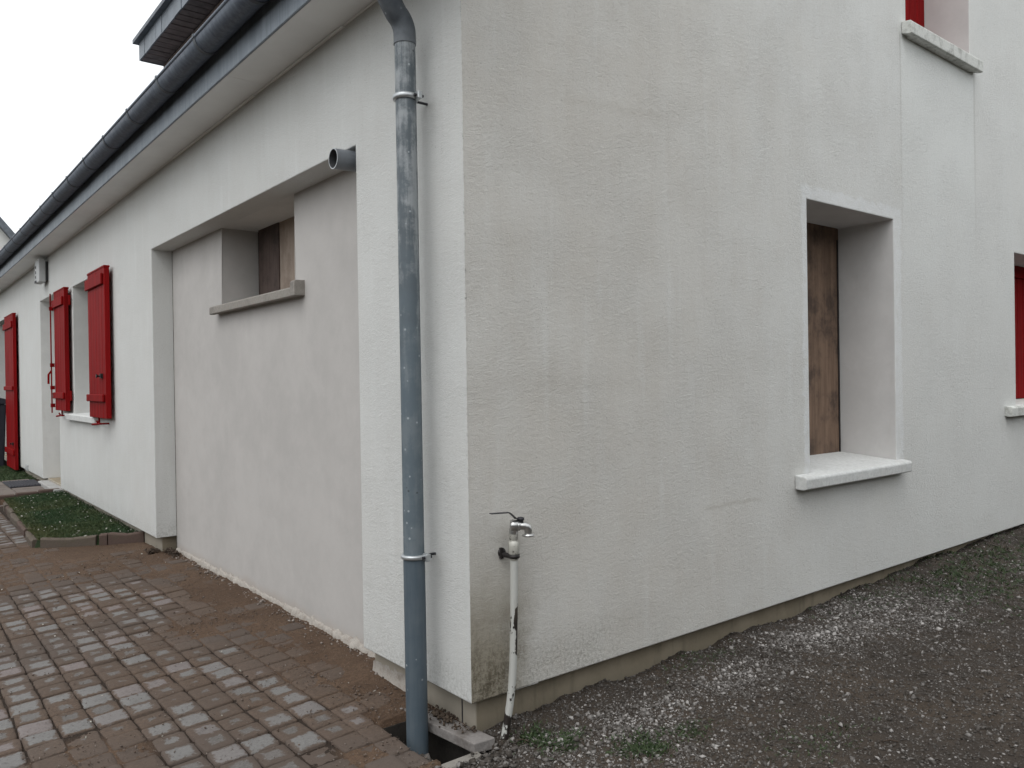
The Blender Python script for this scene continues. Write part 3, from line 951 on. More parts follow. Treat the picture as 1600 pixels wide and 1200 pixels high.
# shutters ----------------------------------------------------------
def shutter(y0, y1, z0, z1, label, nboards, hinge_far, battens, bolt=False, stays=True):
    """open against the wall: boards stand 3 cm off it"""
    e = window_empty("shutter", label)
    xf, xb = -0.070, -0.030
    wd = (y1 - y0) / nboards
    for k in range(nboards):
        a = y0 + k * wd
        b = MB(); b.box(xf + random.uniform(-.0008, .0008), xb, a + 0.0012, a + wd - 0.0012, z0, z1, 0.0028)
        b.build("board", MT['red'], e)
    for (q0, q1) in battens:
        over = 0.085
        ya, yb = (y0 + 0.035, y1 + 0.02)
        b = MB(); b.box(xf - 0.021, xf - 0.0005, ya, yb, q0, q1, 0.005); b.build("batten", MT['red'], e)
        yh = y1 if hinge_far else y0
        s = 1 if hinge_far else -1
        b = MB()
        b.box(xb + 0.0005, xb + 0.006, min(yh, yh - s * 0.25), max(yh, yh - s * 0.25), (q0 + q1) / 2 - 0.018, (q0 + q1) / 2 + 0.018)
        b.tube([(xb + 0.006, yh + s * 0.02, (q0 + q1) / 2 - 0.05), (xb + 0.006, yh + s * 0.02, (q0 + q1) / 2 + 0.05)], 0.011, 10)
        b.build("hinge", MT['red'], e)
    # drip bar along the head
    b = MB(); b.box(xf - 0.004, xb + 0.004, y0 - 0.002, y1 + 0.002, z1 - 0.002, z1 + 0.016, 0.003); b.build("head_strip", MT['red'], e)
    if stays:
        b = MB()
        yc = (y0 + y1) / 2
        b.tube([(-0.001, yc - 0.1, z0 - 0.05), (-0.085, yc - 0.1, z0 - 0.05), (-0.10, yc - 0.1, z0 - 0.02)], 0.008, 8)
        b.tube([(-0.085, yc - 0.17, z0 - 0.045), (-0.085, yc + 0.14, z0 - 0.062)], 0.009, 8)
        b.tube([(-0.04, yc + 0.1, z0 - 0.062), (-0.04, yc + 0.1, z0 + 0.005)], 0.008, 8)
        b.build("shutter_stay", MT['red'], e)
    if bolt:
        b = MB()
        ye = y1 + 0.012
        b.tube([(xf - 0.03, ye, z0 - 0.03), (xf - 0.03, ye, z1 + 0.0)], 0.007, 8)
        b.tube([(xf - 0.03, ye, z0 + 0.42), (xf - 0.055, ye + 0.02, z0 + 0.38), (xf - 0.055, ye + 0.03, z0 + 0.28)], 0.011, 8)
        for zz in (z0 + 0.05, z0 + 0.24, z0 + 0.48, z1 - 0.16):
            b.box(xf - 0.042, xf - 0.001, ye - 0.014, ye + 0.012, zz - 0.02, zz + 0.02)
        b.build("espagnolette_bolt", MT['red'], e)
    else:
        b = MB(); b.lathe((xf, y0 + 0.17, z0 + 0.36), (-1, 0, 0), [(0.018, -0.001), (0.018, 0.012), (0.008, 0.014), (0.008, 0.03), (0.016, 0.032), (0.016, 0.04)], 12)
        b.box(xf - 0.02, xf - 0.001, y0 + 0.10, y0 + 0.14, z0 + 0.34, z0 + 0.38)
        b.build("knob", MT['iron'], e)
    return e


shutter(5.095, 5.765, 0.835, 2.105, "wide red board shutter nearest the blocked garage bay", 6, True, [(1.965, 2.058), (0.975, 1.038)])
shutter(6.905, 7.50, 0.862, 2.105, "red board shutter with a long bolt beside the front door", 5, False, [(1.945, 2.03), (0.985, 1.05)], bolt=True)
shutter(10.76, 11.66, -0.04, 2.135, "tall red door shutter at the far end of the wall", 7, True, [(1.95, 2.04), (1.07, 1.13), (0.16, 0.24)], stays=False)

# step, vent plate
b = MB(); b.box(-0.055, 0.30, 7.82, 8.90, -0.35, -0.022, 0.01); o = b.build("door_step", MT['step'], house)
b = MB()
b.box(-0.006, 0.002, 10.06, 10.30, -0.005, 0.075)
for k in range(4): b.box(-0.011, -0.006, 10.08, 10.28, 0.004 + k * 0.017, 0.012 + k * 0.017)
b.build("vent_plate", MT['box'], house)

# eaves: soffit panels, trim, fascia
edges = np.arange(-0.25, HL + 0.3, 1.95)
for k in range(len(edges) - 1):
    b = MB(); b.box(-0.212, -0.001, edges[k] + 0.0012, edges[k + 1] - 0.0012, EAVE, EAVE + 0.02)
    b.build("soffit_panel", MT['soffit'], house)
tr = [-0.05, 0.85, 1.62, 1.86, 3.3, 4.9, 6.7, 8.6, 10.6, 12.6, HL]
for k in range(len(tr) - 1):
    dz = (k % 2) * 0.004
    b = MB(); b.box(-0.010 - dz, 0.0, tr[k] + 0.002, tr[k + 1] - 0.002, EAVE - 0.007 - dz, EAVE - 0.001, 0.002); b.build("soffit_trim", MT['soffit'], house)
b = MB()
b.prism([(-0.2125, EAVE + 0.002), (-0.2125, EAVE + 0.245), (-0.220, EAVE + 0.245), (-0.220, EAVE - 0.004), (-0.229, EAVE - 0.012), (-0.226, EAVE - 0.016), (-0.2125, EAVE - 0.008)], 'y', -0.25, HL + 0.2)
b.build("fascia", MT['fascia'], house)

# main roof: two slate slopes
b = MB()
rz = EAVE + 0.275
xe = -0.255
xr = GW / 2
b.prism([(xe, rz - 0.02), (xr, rz - 0.02 + (xr - xe)), (2 * xr - xe, rz - 0.02), (2 * xr - xe, rz + 0.03), (xr, rz + 0.04 + (xr - xe)), (xe, rz + 0.03)], 'y', -0.25, HL + 0.25)
b.build("roof", MT['slate'], house)

# roof dormer with overhanging eaves
dm = window_empty("dormer", "slate-hung roof dormer jutting out above the gutter")
dy0, dy1, dz = 3.55, 6.68, 4.50
fx = 0.63
b = MB(); b.box(0.86, 4.2, dy0 + 0.28, dy1 - 0.02, 3.2, dz - 0.001); b.build("dormer_wall", MT['dormer_wall'], dm)
b = MB(); b.box(0.835, 0.8595, 4.55, 5.35, 3.85, 4.40); b.build("dormer_window", MT['glass_dark'], dm)
nb = 26
stepb = (dy1 - dy0) / nb
for k in range(nb):
    a = dy0 + k * stepb
    b = MB(); b.box(fx + 0.012, 0.8595 if (dy0 + 0.28 < a < dy1 - 0.15) else 1.4, a + 0.007, a + stepb - 0.007, dz + random.uniform(0, .004), dz + 0.02, 0.002); b.build("soffit_board", MT['soffit_wood'], dm)
ns = 15
steps = (dy1 - dy0) / ns
for k in range(ns):
    a = dy0 + k * steps
    j = random.uniform(-.003, .003)
    b = MB(); b.box(fx - 0.004 + j, fx + 0.008 + j, a + 0.004, a + steps - 0.004, dz - 0.004, dz + 0.175); b.build("slate", MT['slate_face'], dm)
b = MB(); b.box(fx + 0.011, 4.0, dy1 - 0.004, dy1 + 0.008, dz - 0.002, dz + 0.175); b.build("verge_board", MT['slate_face'], dm)
b = MB()
b.prism([(fx - 0.055, dz + 0.176), (fx - 0.055, dz + 0.215), (3.4, dz + 1.35), (4.6, dz + 1.35), (4.6, dz + 0.176)], 'y', dy0 - 0.05, dy1 + 0.05)
b.build("dormer_roof", MT['slate'], dm)

# ------------------------------------------------------------------ gutter
gutter = empty("gutter", (-0.285, 0, 2.785), "dark half-round zinc gutter running along the whole eaves", "gutter")
gx, gz, gr = -0.285, 2.785, 0.061
b = MB()
prof = []
for k in range(19):
    a = math.pi * (1.0 + k / 18.0)
    prof.append((gx + gr * math.cos(a), gz + gr * math.sin(a)))
inner = [(gx + (gr - 0.003) * math.cos(math.pi * (1.0 + k / 18.0)), gz + (gr - 0.003) * math.sin(math.pi * (1.0 + k / 18.0))) for k in range(18, -1, -1)]
b.prism(prof + inner, 'y', -0.22, HL + 0.2)
gt = b.build("trough", MT['gutter'], gutter)
for p in gt.data.polygons: p.use_smooth = abs(p.normal.y) < 0.5
md = gt.modifiers.new("split", 'EDGE_SPLIT'); md.split_angle = math.radians(35)
b = MB(); b.tube([(gx - gr + 0.002, -0.22, gz + 0.004), (gx - gr + 0.002, HL + 0.2, gz + 0.004)], 0.0095, 12); b.build("front_bead", MT['gutter'], gutter)
first = None
k = 0
yb = 0.43
while yb < HL:
    if first is None:
        b = MB()
        ring = []
        for q in range(25):
            a = math.pi * (0.97 + 1.06 * q / 24.0)
            for (dr, dy) in ((0.0005, -0.013), (0.004, -0.013), (0.004, 0.013), (0.0005, 0.013)):
                ring.append(b.bm.verts.new((gx + (gr + dr) * math.cos(a), yb + dy, gz + (gr + dr) * math.sin(a))))
        for q in range(24):
            for s in range(4):
                b.bm.faces.new((ring[q * 4 + s], ring[q * 4 + (s + 1) % 4], ring[q * 4 + 4 + (s + 1) % 4], ring[q * 4 + 4 + s]))
        b.box(gx - gr - 0.0085, gx - gr + 0.004, yb - 0.011, yb + 0.011, gz - 0.004, gz + 0.0155)
        b.box(gx + gr - 0.002, gx + gr + 0.004, yb - 0.013, yb + 0.013, gz - 0.03, gz + 0.10)
        first = b.build("bracket", MT['zinc_dark'], gutter)
        base_y = yb
    else:
        c = first.copy(); COL.objects.link(c); c.parent = gutter
        c.location = Vector(first.location) + Vector((0, yb - base_y, 0))
    yb += 0.655
# gutter outlet
b = MB(); b.tube([(gx, 0.21, gz - gr - 0.055), (gx, 0.21, gz - gr + 0.004)], 0.042, 20); b.build("outlet", MT['gutter'], gutter)

# ------------------------------------------------------------------ downpipe
px_, py_ = -0.090, 0.212
dp = empty("downpipe", (px_, py_, -0.3), "round zinc downpipe clamped to the side wall near the corner", "downpipe")
R = 0.0385
b = MB(); b.tube([(px_, py_ - 0.004, -0.30), (px_, py_, 0.485)], R, 36); o = b.build("pipe_section", MT['zinc_blue'], dp); o["label"] = "dark blue-grey bottom length with white splashes"
b = MB(); b.tube([(px_, py_, 0.487), (px_, py_ + 0.008, 2.335)], R - 0.0015, 36); o = b.build("pipe_section", MT['zinc'], dp); o["label"] = "mottled grey upper length"
# swan neck
zb, rb = 2.335, 0.085
pts = [Vector((px_, py_ + 0.008, 2.30))]
for k in range(11):
    a = math.radians(52) * k / 10
    pts.append(Vector((px_ - rb + rb * math.cos(a), py_ + 0.008, zb + rb * math.sin(a))))
e1 = Vector((gx + 0.045, 0.214, 2.575))
last = pts[-1].copy()
for k in range(1, 6): pts.append(last.lerp(e1, k / 5))
for k in range(1, 9):
    u = k / 8
    pts.append(e1 * (1 - u) ** 2 + Vector((gx, 0.213, 2.63)) * 2 * u * (1 - u) + Vector((gx, 0.212, 2.70)) * u * u)
b = MB(); b.tube(pts, R + 0.0012, 36); b.build("elbow", MT['zinc_dark'], dp)
for (zc, wdt) in ((2.112, 0.010), (0.487, 0.008)):
    yo = py_ + (0.008 if zc > 1 else 0)
    b = MB()
    b.lathe((px_, yo, zc - wdt), (0, 0, 1), [(R, 0.0), (R + 0.005, 0.0005), (R + 0.008, wdt * 0.6), (R + 0.008, wdt * 1.4), (R + 0.005, 2 * wdt - 0.0005), (R, 2 * wdt)], 36)
    cl = b.build("clamp", MT['clamp'], dp)
    b = MB()
    # ears and bolt on the wall side, towards the corner
    b.box(px_ + 0.012, px_ + 0.030, yo - 0.064, yo - 0.036, zc - 0.013, zc + 0.013, 0.002)
    b.build("ear", MT['clamp'], cl)
    b = MB(); b.tube([(px_ + 0.004, yo - 0.051, zc), (px_ + 0.040, yo - 0.051, zc)], 0.0055, 8); b.build("bolt", MT['screw'], cl)
    b = MB(); b.tube([(px_ + 0.036, yo, zc - 0.004), (0.004, yo, zc - 0.004)], 0.005, 8); b.build("wall_pin", MT['screw'], cl)

# grey PVC stub in the corner of the blocked bay
pv = empty("drain_pipe", (-0.07, 0.835, 2.04), "short open grey plastic pipe poking out under the lintel", "pipe")
b = MB()
b.tube([(DR + 0.05, 0.833, 2.049), (-0.071, 0.836, 2.041)], 0.0425, 32, caps=False)
o = b.build("pipe_wall", MT['pvc'], pv, fix=False)
b = MB(); b.tube([(-0.0708, 0.836, 2.041), (DR + 0.05, 0.833, 2.049)], 0.0390, 32, caps=False); b.build("bore", MT['box_dark'], pv, fix=False)  # dark lining: soiled plastic, with the inner shade put into its colour
b = MB()
n = 32
ax = Vector((-1, 0.012, -0.03)).normalized()
a_ = Vector((0, 1, 0)); a_ = (a_ - ax * a_.dot(ax)).normalized(); c_ = ax.cross(a_)
c0 = Vector((-0.071, 0.836, 2.041))
ri = [b.bm.verts.new(c0 + (a_ * math.cos(2 * math.pi * k / n) + c_ * math.sin(2 * math.pi * k / n)) * 0.039) for k in range(n)]
ro = [b.bm.verts.new(c0 + (a_ * math.cos(2 * math.pi * k / n) + c_ * math.sin(2 * math.pi * k / n)) * 0.0425) for k in range(n)]
for k in range(n): b.bm.faces.new((ri[k], ri[(k + 1) % n], ro[(k + 1) % n], ro[k]))
b.build("rim", MT['clamp'], pv)
# dark disc far inside the bore, its colour standing in for shade
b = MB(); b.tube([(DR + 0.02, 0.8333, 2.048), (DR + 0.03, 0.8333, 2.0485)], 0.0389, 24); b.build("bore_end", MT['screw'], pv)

# ------------------------------------------------------------------ box under the eaves
ab = empty("wall_box", (-0.05, 8.40, 2.45), "pale grey box unit fixed to the wall just under the eaves", "wall unit")
b = MB(); b.box(-0.098, -0.030, 8.24, 8.54, 2.315, 2.575, 0.008, 2); b.build("housing", MT['box'], ab)
b = MB(); b.box(-0.0295, 0.003, 8.27, 8.51, 2.335, 2.555, 0.003); b.build("back_plate", MT['box_dark'], ab)
for zz in (2.50, 2.44, 2.385):
    b = MB(); b.lathe((-0.098, 8.46, zz), (-1, 0, 0), [(0.017, -0.002), (0.017, 0.004), (0.010, 0.007)], 14); b.build("lens", MT['box_dark'], ab)
b = MB(); b.box(-0.107, -0.0985, 8.42, 8.51, 2.318, 2.345, 0.003); b.build("sensor", MT['screw'], ab)

# ------------------------------------------------------------------ standpipe tap by the corner
tp = empty("standpipe_tap", (0.11, -0.06, -0.14), "outdoor tap on a white standpipe with peeling paint by the corner", "tap")
ty = -0.055
pp = [(0.150, ty, 0.492), (0.149, ty, 0.40), (0.146, ty, 0.28), (0.143, ty, 0.20), (0.140, ty, 0.13), (0.135, ty + 0.001, 0.06), (0.126, ty + 0.003, -0.01), (0.113, ty + 0.006, -0.08), (0.100, ty + 0.010, -0.15), (0.090, ty + 0.012, -0.20)]
b = MB(); b.tube(pp, 0.0134, 24); b.build("pipe", MT['peel'], tp)
b = MB()
b.lathe((0.150, ty, 0.480), (0, 0, 1), [(0.0145, 0), (0.0158, 0.002), (0.0158, 0.018), (0.0142, 0.020), (0.0180, 0.022), (0.0192, 0.024), (0.0192, 0.050), (0.0180, 0.064), (0.0150, 0.066), (0.0145, 0.072), (0.0162, 0.074), (0.0162, 0.098)], 8)
b.build("coupling", MT['fitting'], tp)
b = MB()
b.tube([(0.150, ty, 0.572), (0.151, ty, 0.588), (0.157, ty - 0.006, 0.597), (0.166, ty - 0.014, 0.599)], 0.0165, 18)
b.lathe((0.146, ty + 0.004, 0.600), (0.75, -0.65, 0), [(0.012, -0.006), (0.021, -0.004), (0.0225, 0.004), (0.0205, 0.010), (0.0205, 0.022), (0.016, 0.024), (0.014, 0.034)], 20)
b.build("valve_body", MT['chrome'], tp)
b = MB()
b.tube([(0.168, ty - 0.014, 0.599), (0.180, ty - 0.022, 0.599), (0.189, ty - 0.028, 0.594), (0.192, ty - 0.030, 0.583), (0.192, ty - 0.030, 0.572)], [0.013, 0.0145, 0.015, 0.014, 0.0125], 18)
b.lathe((0.192, ty - 0.030, 0.562), (0, 0, 1), [(0.019, 0), (0.0215, 0.002), (0.0215, 0.006), (0.013, 0.010)], 20)
b.build("spout", MT['chrome'], tp)
b = MB()
b.lathe((0.170, ty - 0.016, 0.610), (0, 0, 1), [(0.010, 0), (0.010, 0.008), (0.013, 0.010), (0.013, 0.017), (0.006, 0.020)], 14)
# thin bent lever reaching left
hp = [(0.168, ty - 0.016, 0.623), (0.150, ty - 0.014, 0.626), (0.136, ty - 0.012, 0.640), (0.124, ty - 0.010, 0.650), (0.085, ty - 0.006, 0.652), (0.050, ty - 0.002, 0.653)]
for k in range(len(hp) - 1):
    A, B = Vector(hp[k]), Vector(hp[k + 1])
    dirv = (B - A).normalized()
    sidev = dirv.cross(Vector((0, 0, 1))).normalized() * 0.0085
    upn = sidev.cross(dirv).normalized() * 0.0014
    vs = []
    for p in (A, B):
        for (s, u) in ((-1, -1), (1, -1), (1, 1), (-1, 1)):
            vs.append(b.bm.verts.new(p + sidev * s + upn * u))
    for f in ((0, 1, 5, 4), (1, 2, 6, 5), (2, 3, 7, 6), (3, 0, 4, 7), (3, 2, 1, 0), (4, 5, 6, 7)):
        b.bm.faces.new([vs[i] for i in f])
b.build("lever", MT['screw'], tp)
b = MB()
b.lathe((0.150, ty, 0.488), (0, 0, 1), [(0.0175, 0), (0.021, 0.001), (0.021, 0.012), (0.0175, 0.013)], 20)
b.tube([(0.143, ty + 0.012, 0.494), (0.137, 0.003, 0.494)], 0.009, 10)
b.lathe((0.139, 0.004, 0.500), (0, -1, 0), [(0.018, 0), (0.016, 0.008), (0.009, 0.012)], 14)
b.box(0.128, 0.139, -0.012, 0.0, 0.480, 0.518)
b.build("wall_clip", MT['iron'], tp)

# ------------------------------------------------------------------ pavement and ground
paving = MB()
# structure object: the bed of brown sand in which the pavers sit, rising over them where they are buried
xs = np.concatenate([np.arange(-4.2, -1.7, 0.10), np.arange(-1.7, 0.17, 0.0125)])
ys = np.concatenate([np.arange(-2.6, -0.35, 0.08), np.arange(-0.35, 3.6, 0.0125), np.arange(3.6, 6.0, 0.025), np.arange(6.0, 14.6, 0.06)])
XX, YY = np.meshgrid(xs, ys, indexing='ij')
cov = dirt_cover(XX, YY)
ZZ = zg(XX, YY) - 0.0100 + 0.0098 * cov + 0.0030 * fbm(XX, YY, 14, 4, 21) + 0.0025 * fbm(XX, YY, 60, 2, 31)
# bank of loose soil against the wall foot and at the far corner of the bay
ZZ += 0.012 * sstep(-0.16, 0.10, XX) * (0.6 + fbm(XX, YY, 5, 3, 41)) * sstep(0.5, 0.8, YY)
hole = (XX > HOLE[0]) & (XX < 0.045) & (YY > HOLE[2] - 0.04) & (YY < HOLE[3])
ZZ = np.where(hole, -0.62, ZZ)
ZZ = np.where(((XX > -0.19) & (YY < -0.05)) | ((XX > 0.0) & (YY < 0.06)), ZZ - 0.12, ZZ)
rim = (XX > -0.24) & (XX <= HOLE[0]) & (YY > -0.02) & (YY < 0.40)
ZZ = np.where(rim, ZZ - 0.03, ZZ)
nx_, ny_ = XX.shape
V = np.stack([XX, YY, ZZ], -1).reshape(-1, 3)
idx = np.arange(nx_ * ny_).reshape(nx_, ny_)
F = np.stack([idx[:-1, :-1], idx[1:, :-1], idx[1:, 1:], idx[:-1, 1:]], -1).reshape(-1, 4)
pave = mesh_np("pavement", V, F, MT['bed'], None, smooth=True, attrs={"cover": cov.reshape(-1)})
tag(pave, "paved drive of small worn square pavers half buried in brown sand", None, None, "structure")

# pavers
PX, PY = 0.1165, 0.1215


def paver_geo(seed, w, l):
    """top with soft irregular edges: 3 rings + skirt; returns V, F(list of quads), uv per vertex"""
    r = random.Random(seed)
    N = 12
    ang = []
    # superellipse outline
    ringsdef = [(0.0, 0.0), (0.62, 0.0), (0.93, -0.0008), (1.0, -0.0040), (1.0, -0.045)]
    out = []
    for k in range(N):
        t_ = 2 * math.pi * (k + 0.5) / N
        c, s = math.cos(t_), math.sin(t_)
        e = 0.22
        ux = math.copysign(abs(c) ** e, c)
        uy = math.copysign(abs(s) ** e, s)
        j = 1 + r.uniform(-0.035, 0.02)
        out.append((ux * j, uy * j))
    V, UV = [], []
    V.append((0, 0, r.uniform(0, 0.001))); UV.append((0.5, 0.5))
    for (f, z) in ringsdef[1:]:
        for (ux, uy) in out:
            V.append((ux * f * w / 2, uy * f * l / 2, z + (r.uniform(-0.0012, 0.0012) if f > 0.6 and z > -0.01 else 0)))
            UV.append((0.5 + ux * f * 0.5, 0.5 + uy * f * 0.5))
    F = []
    for k in range(N):
        F.append((0, 1 + k, 1 + (k + 1) % N))
    for q in range(len(ringsdef) - 2):
        a = 1 + q * N; b_ = a + N
        for k in range(N):
            F.append((a + k, b_ + k, b_ + (k + 1) % N, a + (k + 1) % N))
    return V, F, UV


variants = []
for sd_ in range(8):
    V, F, UV = paver_geo(sd_, PX - 0.0045, PY - 0.0045)
    me = bpy.data.meshes.new("paver")
    me.from_pydata(V, [], F)
    uvl = me.uv_layers.new(name="UVMap")
    for lp in me.loops:
        uvl.data[lp.index].uv = UV[lp.vertex_index]
    for p in me.polygons: p.use_smooth = True
    me.materials.append(MT['paver'])
    variants.append((me, np.array(V), F, np.array(UV)))


def project(x, y, z):
    v = Vector((x, y, z)) - CAM
    d_ = v.dot(fwd)
    if d_ < 0.1: return None
    return 800 + FPX * v.dot(r2) / d_, 600 - FPX * v.dot(u2) / d_, d_


spots = []
for i in range(-34, 2):
    xc = -0.0745 + i * PX
    if xc > 0.06: continue
    colshift = random.uniform(-0.012, 0.012)
    y = -2.45 + random.uniform(0, 0.02)
    j = 0
    while y < 13.5:
        yc = 0.0 + round((y) / PY) * PY + 0.0345 + colshift + random.uniform(-.003, .003)
        y += PY
        if xc > -1.0 + 0.4 and yc > 4.55 - 0.75 * (xc + 0.0) - 0.1 and yc < 7.8: continue       # lawn bed
        if xc > -0.50 and yc > 4.2: continue
        if xc > HOLE[0] + 0.03 and yc < HOLE[3] + 0.055: continue          # drain pit
        if xc > -0.62 and yc < -0.26: continue
        if xc + PX / 2 > 0.045 and yc < 0.80: continue
        cut = xc > HOLE[0] - 0.045 and yc < HOLE[3] + 0.055                # cut pavers along the pit
        spots.append((xc + (-0.031 if cut else random.uniform(-.002, .002)), yc))
scored = []
for (x, y) in spots:
    z = float(zg(x, y))
    q = project(x, y, z)
    vis = q is not None and -20 < q[0] < 1620 and q[1] < 1225
    scored.append((0 if vis else 1, q[2] if q else 99, x, y, z))
scored.sort()
rest_V, rest_F4, rest_uv, rest_d = [], [], [], []
F3s, off = [], 0
for n_, (vis, dist, x, y, z) in enumerate(scored):
    cov_ = float(dirt_cover(np.array([x]), np.array([y]))[0])
    zt = z + random.gauss(0, 0.0028)
    rx, ry, rzz = random.gauss(0, 0.018), random.gauss(0, 0.018), random.gauss(0, 0.026)
    k = random.randrange(8)
    if n_ < 300:
        o = bpy.data.objects.new("paver", variants[k][0])
        COL.objects.link(o)
        o.parent = pave
        o.location = (x, y, zt)
        o.rotation_euler = (rx, ry + math.atan(-0.045), rzz)
        if x > -0.24 and y < HOLE[3] + 0.055: o.scale = (0.74, 1.0, 1.0)
        o["dirt"] = cov_
    else:
        Rm = np.array(Matrix.Rotation(rzz, 3, 'Z') @ Matrix.Rotation(ry - 0.045, 3, 'Y') @ Matrix.Rotation(rx, 3, 'X'))
        P = variants[k][1] @ Rm.T + np.array([x, y, zt])
        rest_V.append(P)
        rest_d.append(np.full(len(P), cov_))
        rest_uv.append((k, variants[k][3]))
        rest_F4.append([tuple(q + off for q in f) for f in variants[k][2]])
        off += len(P)
me = bpy.data.meshes.new("distant_pavers")
allF = [f for L in rest_F4 for f in L]
me.from_pydata(np.concatenate(rest_V).tolist(), [], allF)
uvv = np.concatenate([u for _, u in rest_uv])
lv = np.empty(len(me.loops), np.int32); me.loops.foreach_get("vertex_index", lv)
uvl = me.uv_layers.new(name="UVMap"); uvl.data.foreach_set("uv", uvv[lv].astype(np.float32).ravel())
at = me.attributes.new("dirt", 'FLOAT', 'POINT'); at.data.foreach_set("value", np.concatenate(rest_d).astype(np.float32))
me.polygons.foreach_set("use_smooth", np.ones(len(me.polygons), bool))
rp = link("distant_pavers", me, MT['paver'], pave)
rp["kind"] = "stuff"

# dark gravel yard on the right
xs = np.concatenate([np.arange(-1.6, -0.16, 0.06), np.arange(-0.16, 3.2, 0.016), np.arange(3.2, 9.0, 0.035)])
ys = np.concatenate([np.arange(-4.5, -1.9, 0.12), np.arange(-1.9, -0.9, 0.03), np.arange(-0.9, 0.075, 0.014)])
XX, YY = np.meshgrid(xs, ys, indexing='ij')


def yard_z(x, y):
    b_ = zg(x, y) - 0.012
    b_ = b_ + 0.016 * fbm(x, y, 4.5, 4, 51) + 0.008 * fbm(x, y, 22, 3, 61)
    b_ = b_ + 0.030 * sstep(-0.10, 0.05, y) * (0.35 + fbm(x, y, 6, 3, 71)) * sstep(0.15, 0.5, x)
    b_ = b_ + 0.03 * sstep(2.2, 3.8, x) * sstep(-0.35, 0.0, y)
    return b_ - 0.015 * sstep(-0.1, -0.5, x)


ZZ = yard_z(XX, YY)
hole = (XX > HOLE[0]) & (XX < 0.045) & (YY > HOLE[2] - 0.06)
ZZ = np.where(hole, -0.62, ZZ)
nx_, ny_ = XX.shape
V = np.stack([XX, YY, ZZ], -1).reshape(-1, 3)
idx = np.arange(nx_ * ny_).reshape(nx_, ny_)
F = np.stack([idx[:-1, :-1], idx[1:, :-1], idx[1:, 1:], idx[:-1, 1:]], -1).reshape(-1, 4)
yard = mesh_np("yard", V, F, MT['gravel_soil'], None, smooth=True)
tag(yard, "dark damp yard of soil and gravel along the gable", None, None, "structure")

# the wider ground out to the horizon, a little lower than the drive and the yard, with nothing under the pit
gxs = np.array([-600, -200, -60, -20, -8, -4.1, -1.5, 0.4, 2, 5, 8.8, 14, 30, 90, 260, 600.0])
gys = np.array([-600, -200, -60, -20, -8, -4.4, -2.5, 0.5, 2, 6, 10, 14.5, 20, 40, 100, 260, 600.0])
XX, YY = np.meshgrid(gxs, gys, indexing='ij')
inside = (XX >= -4.15) & (XX <= 8.9) & (YY >= -4.45) & (YY <= 14.6)
ZZ = np.where(inside, -0.75, -0.20)
nx_, ny_ = XX.shape
V = np.stack([XX, YY, ZZ], -1).reshape(-1, 3)
idx = np.arange(nx_ * ny_).reshape(nx_, ny_)
F = np.stack([idx[:-1, :-1], idx[1:, :-1], idx[1:, 1:], idx[:-1, 1:]], -1).reshape(-1, 4)
gnd = mesh_np("ground", V, F, MT['ground'], None)
tag(gnd, "rough ground around the house", None, None, "structure")


# ------------------------------------------------------------------ loose stones
OCT = np.array([(1, 0, 0), (-1, 0, 0), (0, 1, 0), (0, -1, 0), (0, 0, 1), (0, 0, -1)], float)
OCTF = np.array([(0, 2, 4), (2, 1, 4), (1, 3, 4), (3, 0, 4), (2, 0, 5), (1, 2, 5), (3, 1, 5), (0, 3, 5)])


def pebbles(name, x, y, z, size, tone, mat, flat=0.6, label=None, seed=1):
    r = np.random.default_rng(seed)
    n = len(x)
    base = OCT[None] * (1 + r.uniform(-0.45, 0.35, (n, 6, 1)))
    base = base * np.stack([np.ones(n), r.uniform(0.55, 1.0, n), r.uniform(flat * 0.6, flat, n)], -1)[:, None, :]
    a = r.uniform(0, 2 * np.pi, n); t_ = r.normal(0, 0.45, n); t2 = r.normal(0, 0.45, n)
    ca, sa, ct, st, cu, su = np.cos(a), np.sin(a), np.cos(t_), np.sin(t_), np.cos(t2), np.sin(t2)
    X_, Y_, Z_ = base[..., 0], base[..., 1], base[..., 2]
    Y2 = Y_ * ct[:, None] - Z_ * st[:, None]; Z2 = Y_ * st[:, None] + Z_ * ct[:, None]
    X2 = X_ * cu[:, None] + Z2 * su[:, None]; Z3 = -X_ * su[:, None] + Z2 * cu[:, None]
    X3 = X2 * ca[:, None] - Y2 * sa[:, None]; Y3 = X2 * sa[:, None] + Y2 * ca[:, None]
    P = np.stack([X3, Y3, Z3], -1) * size[:, None, None] + np.stack([x, y, z], -1)[:, None, :]
    F = OCTF[None] + (np.arange(n) * 6)[:, None, None]
    o = mesh_np(name, P.reshape(-1, 3), F.reshape(-1, 3), mat, None, attrs={"tone": np.repeat(tone, 6)})
    return tag(o, label, None, None, "stuff")


# gravel density: pale patches along the foot of the gable, thinning to dark soil
def pale_mask(x, y):
    n = fbm(x, y, 4.0, 5, 81, 0.65) * 0.75
    m = np.zeros_like(x)
    for (cx, cy, rx, ry, s) in ((0.62, -0.26, 0.42, 0.17, 1.0), (1.15, -0.24, 0.55, 0.16, 1.0), (2.05, -0.20, 0.75, 0.20, 1.0), (2.55, -0.42, 0.5, 0.16, 0.8), (0.22, -0.36, 0.16, 0.20, 0.6), (3.6, -0.35, 0.9, 0.18, 0.35), (0.45, -0.55, 0.25, 0.12, 0.55)):
        m = np.maximum(m, s * sstep(1.45, 0.20, np.hypot((x - cx) / rx, (y - cy) / ry) + n))
    return m


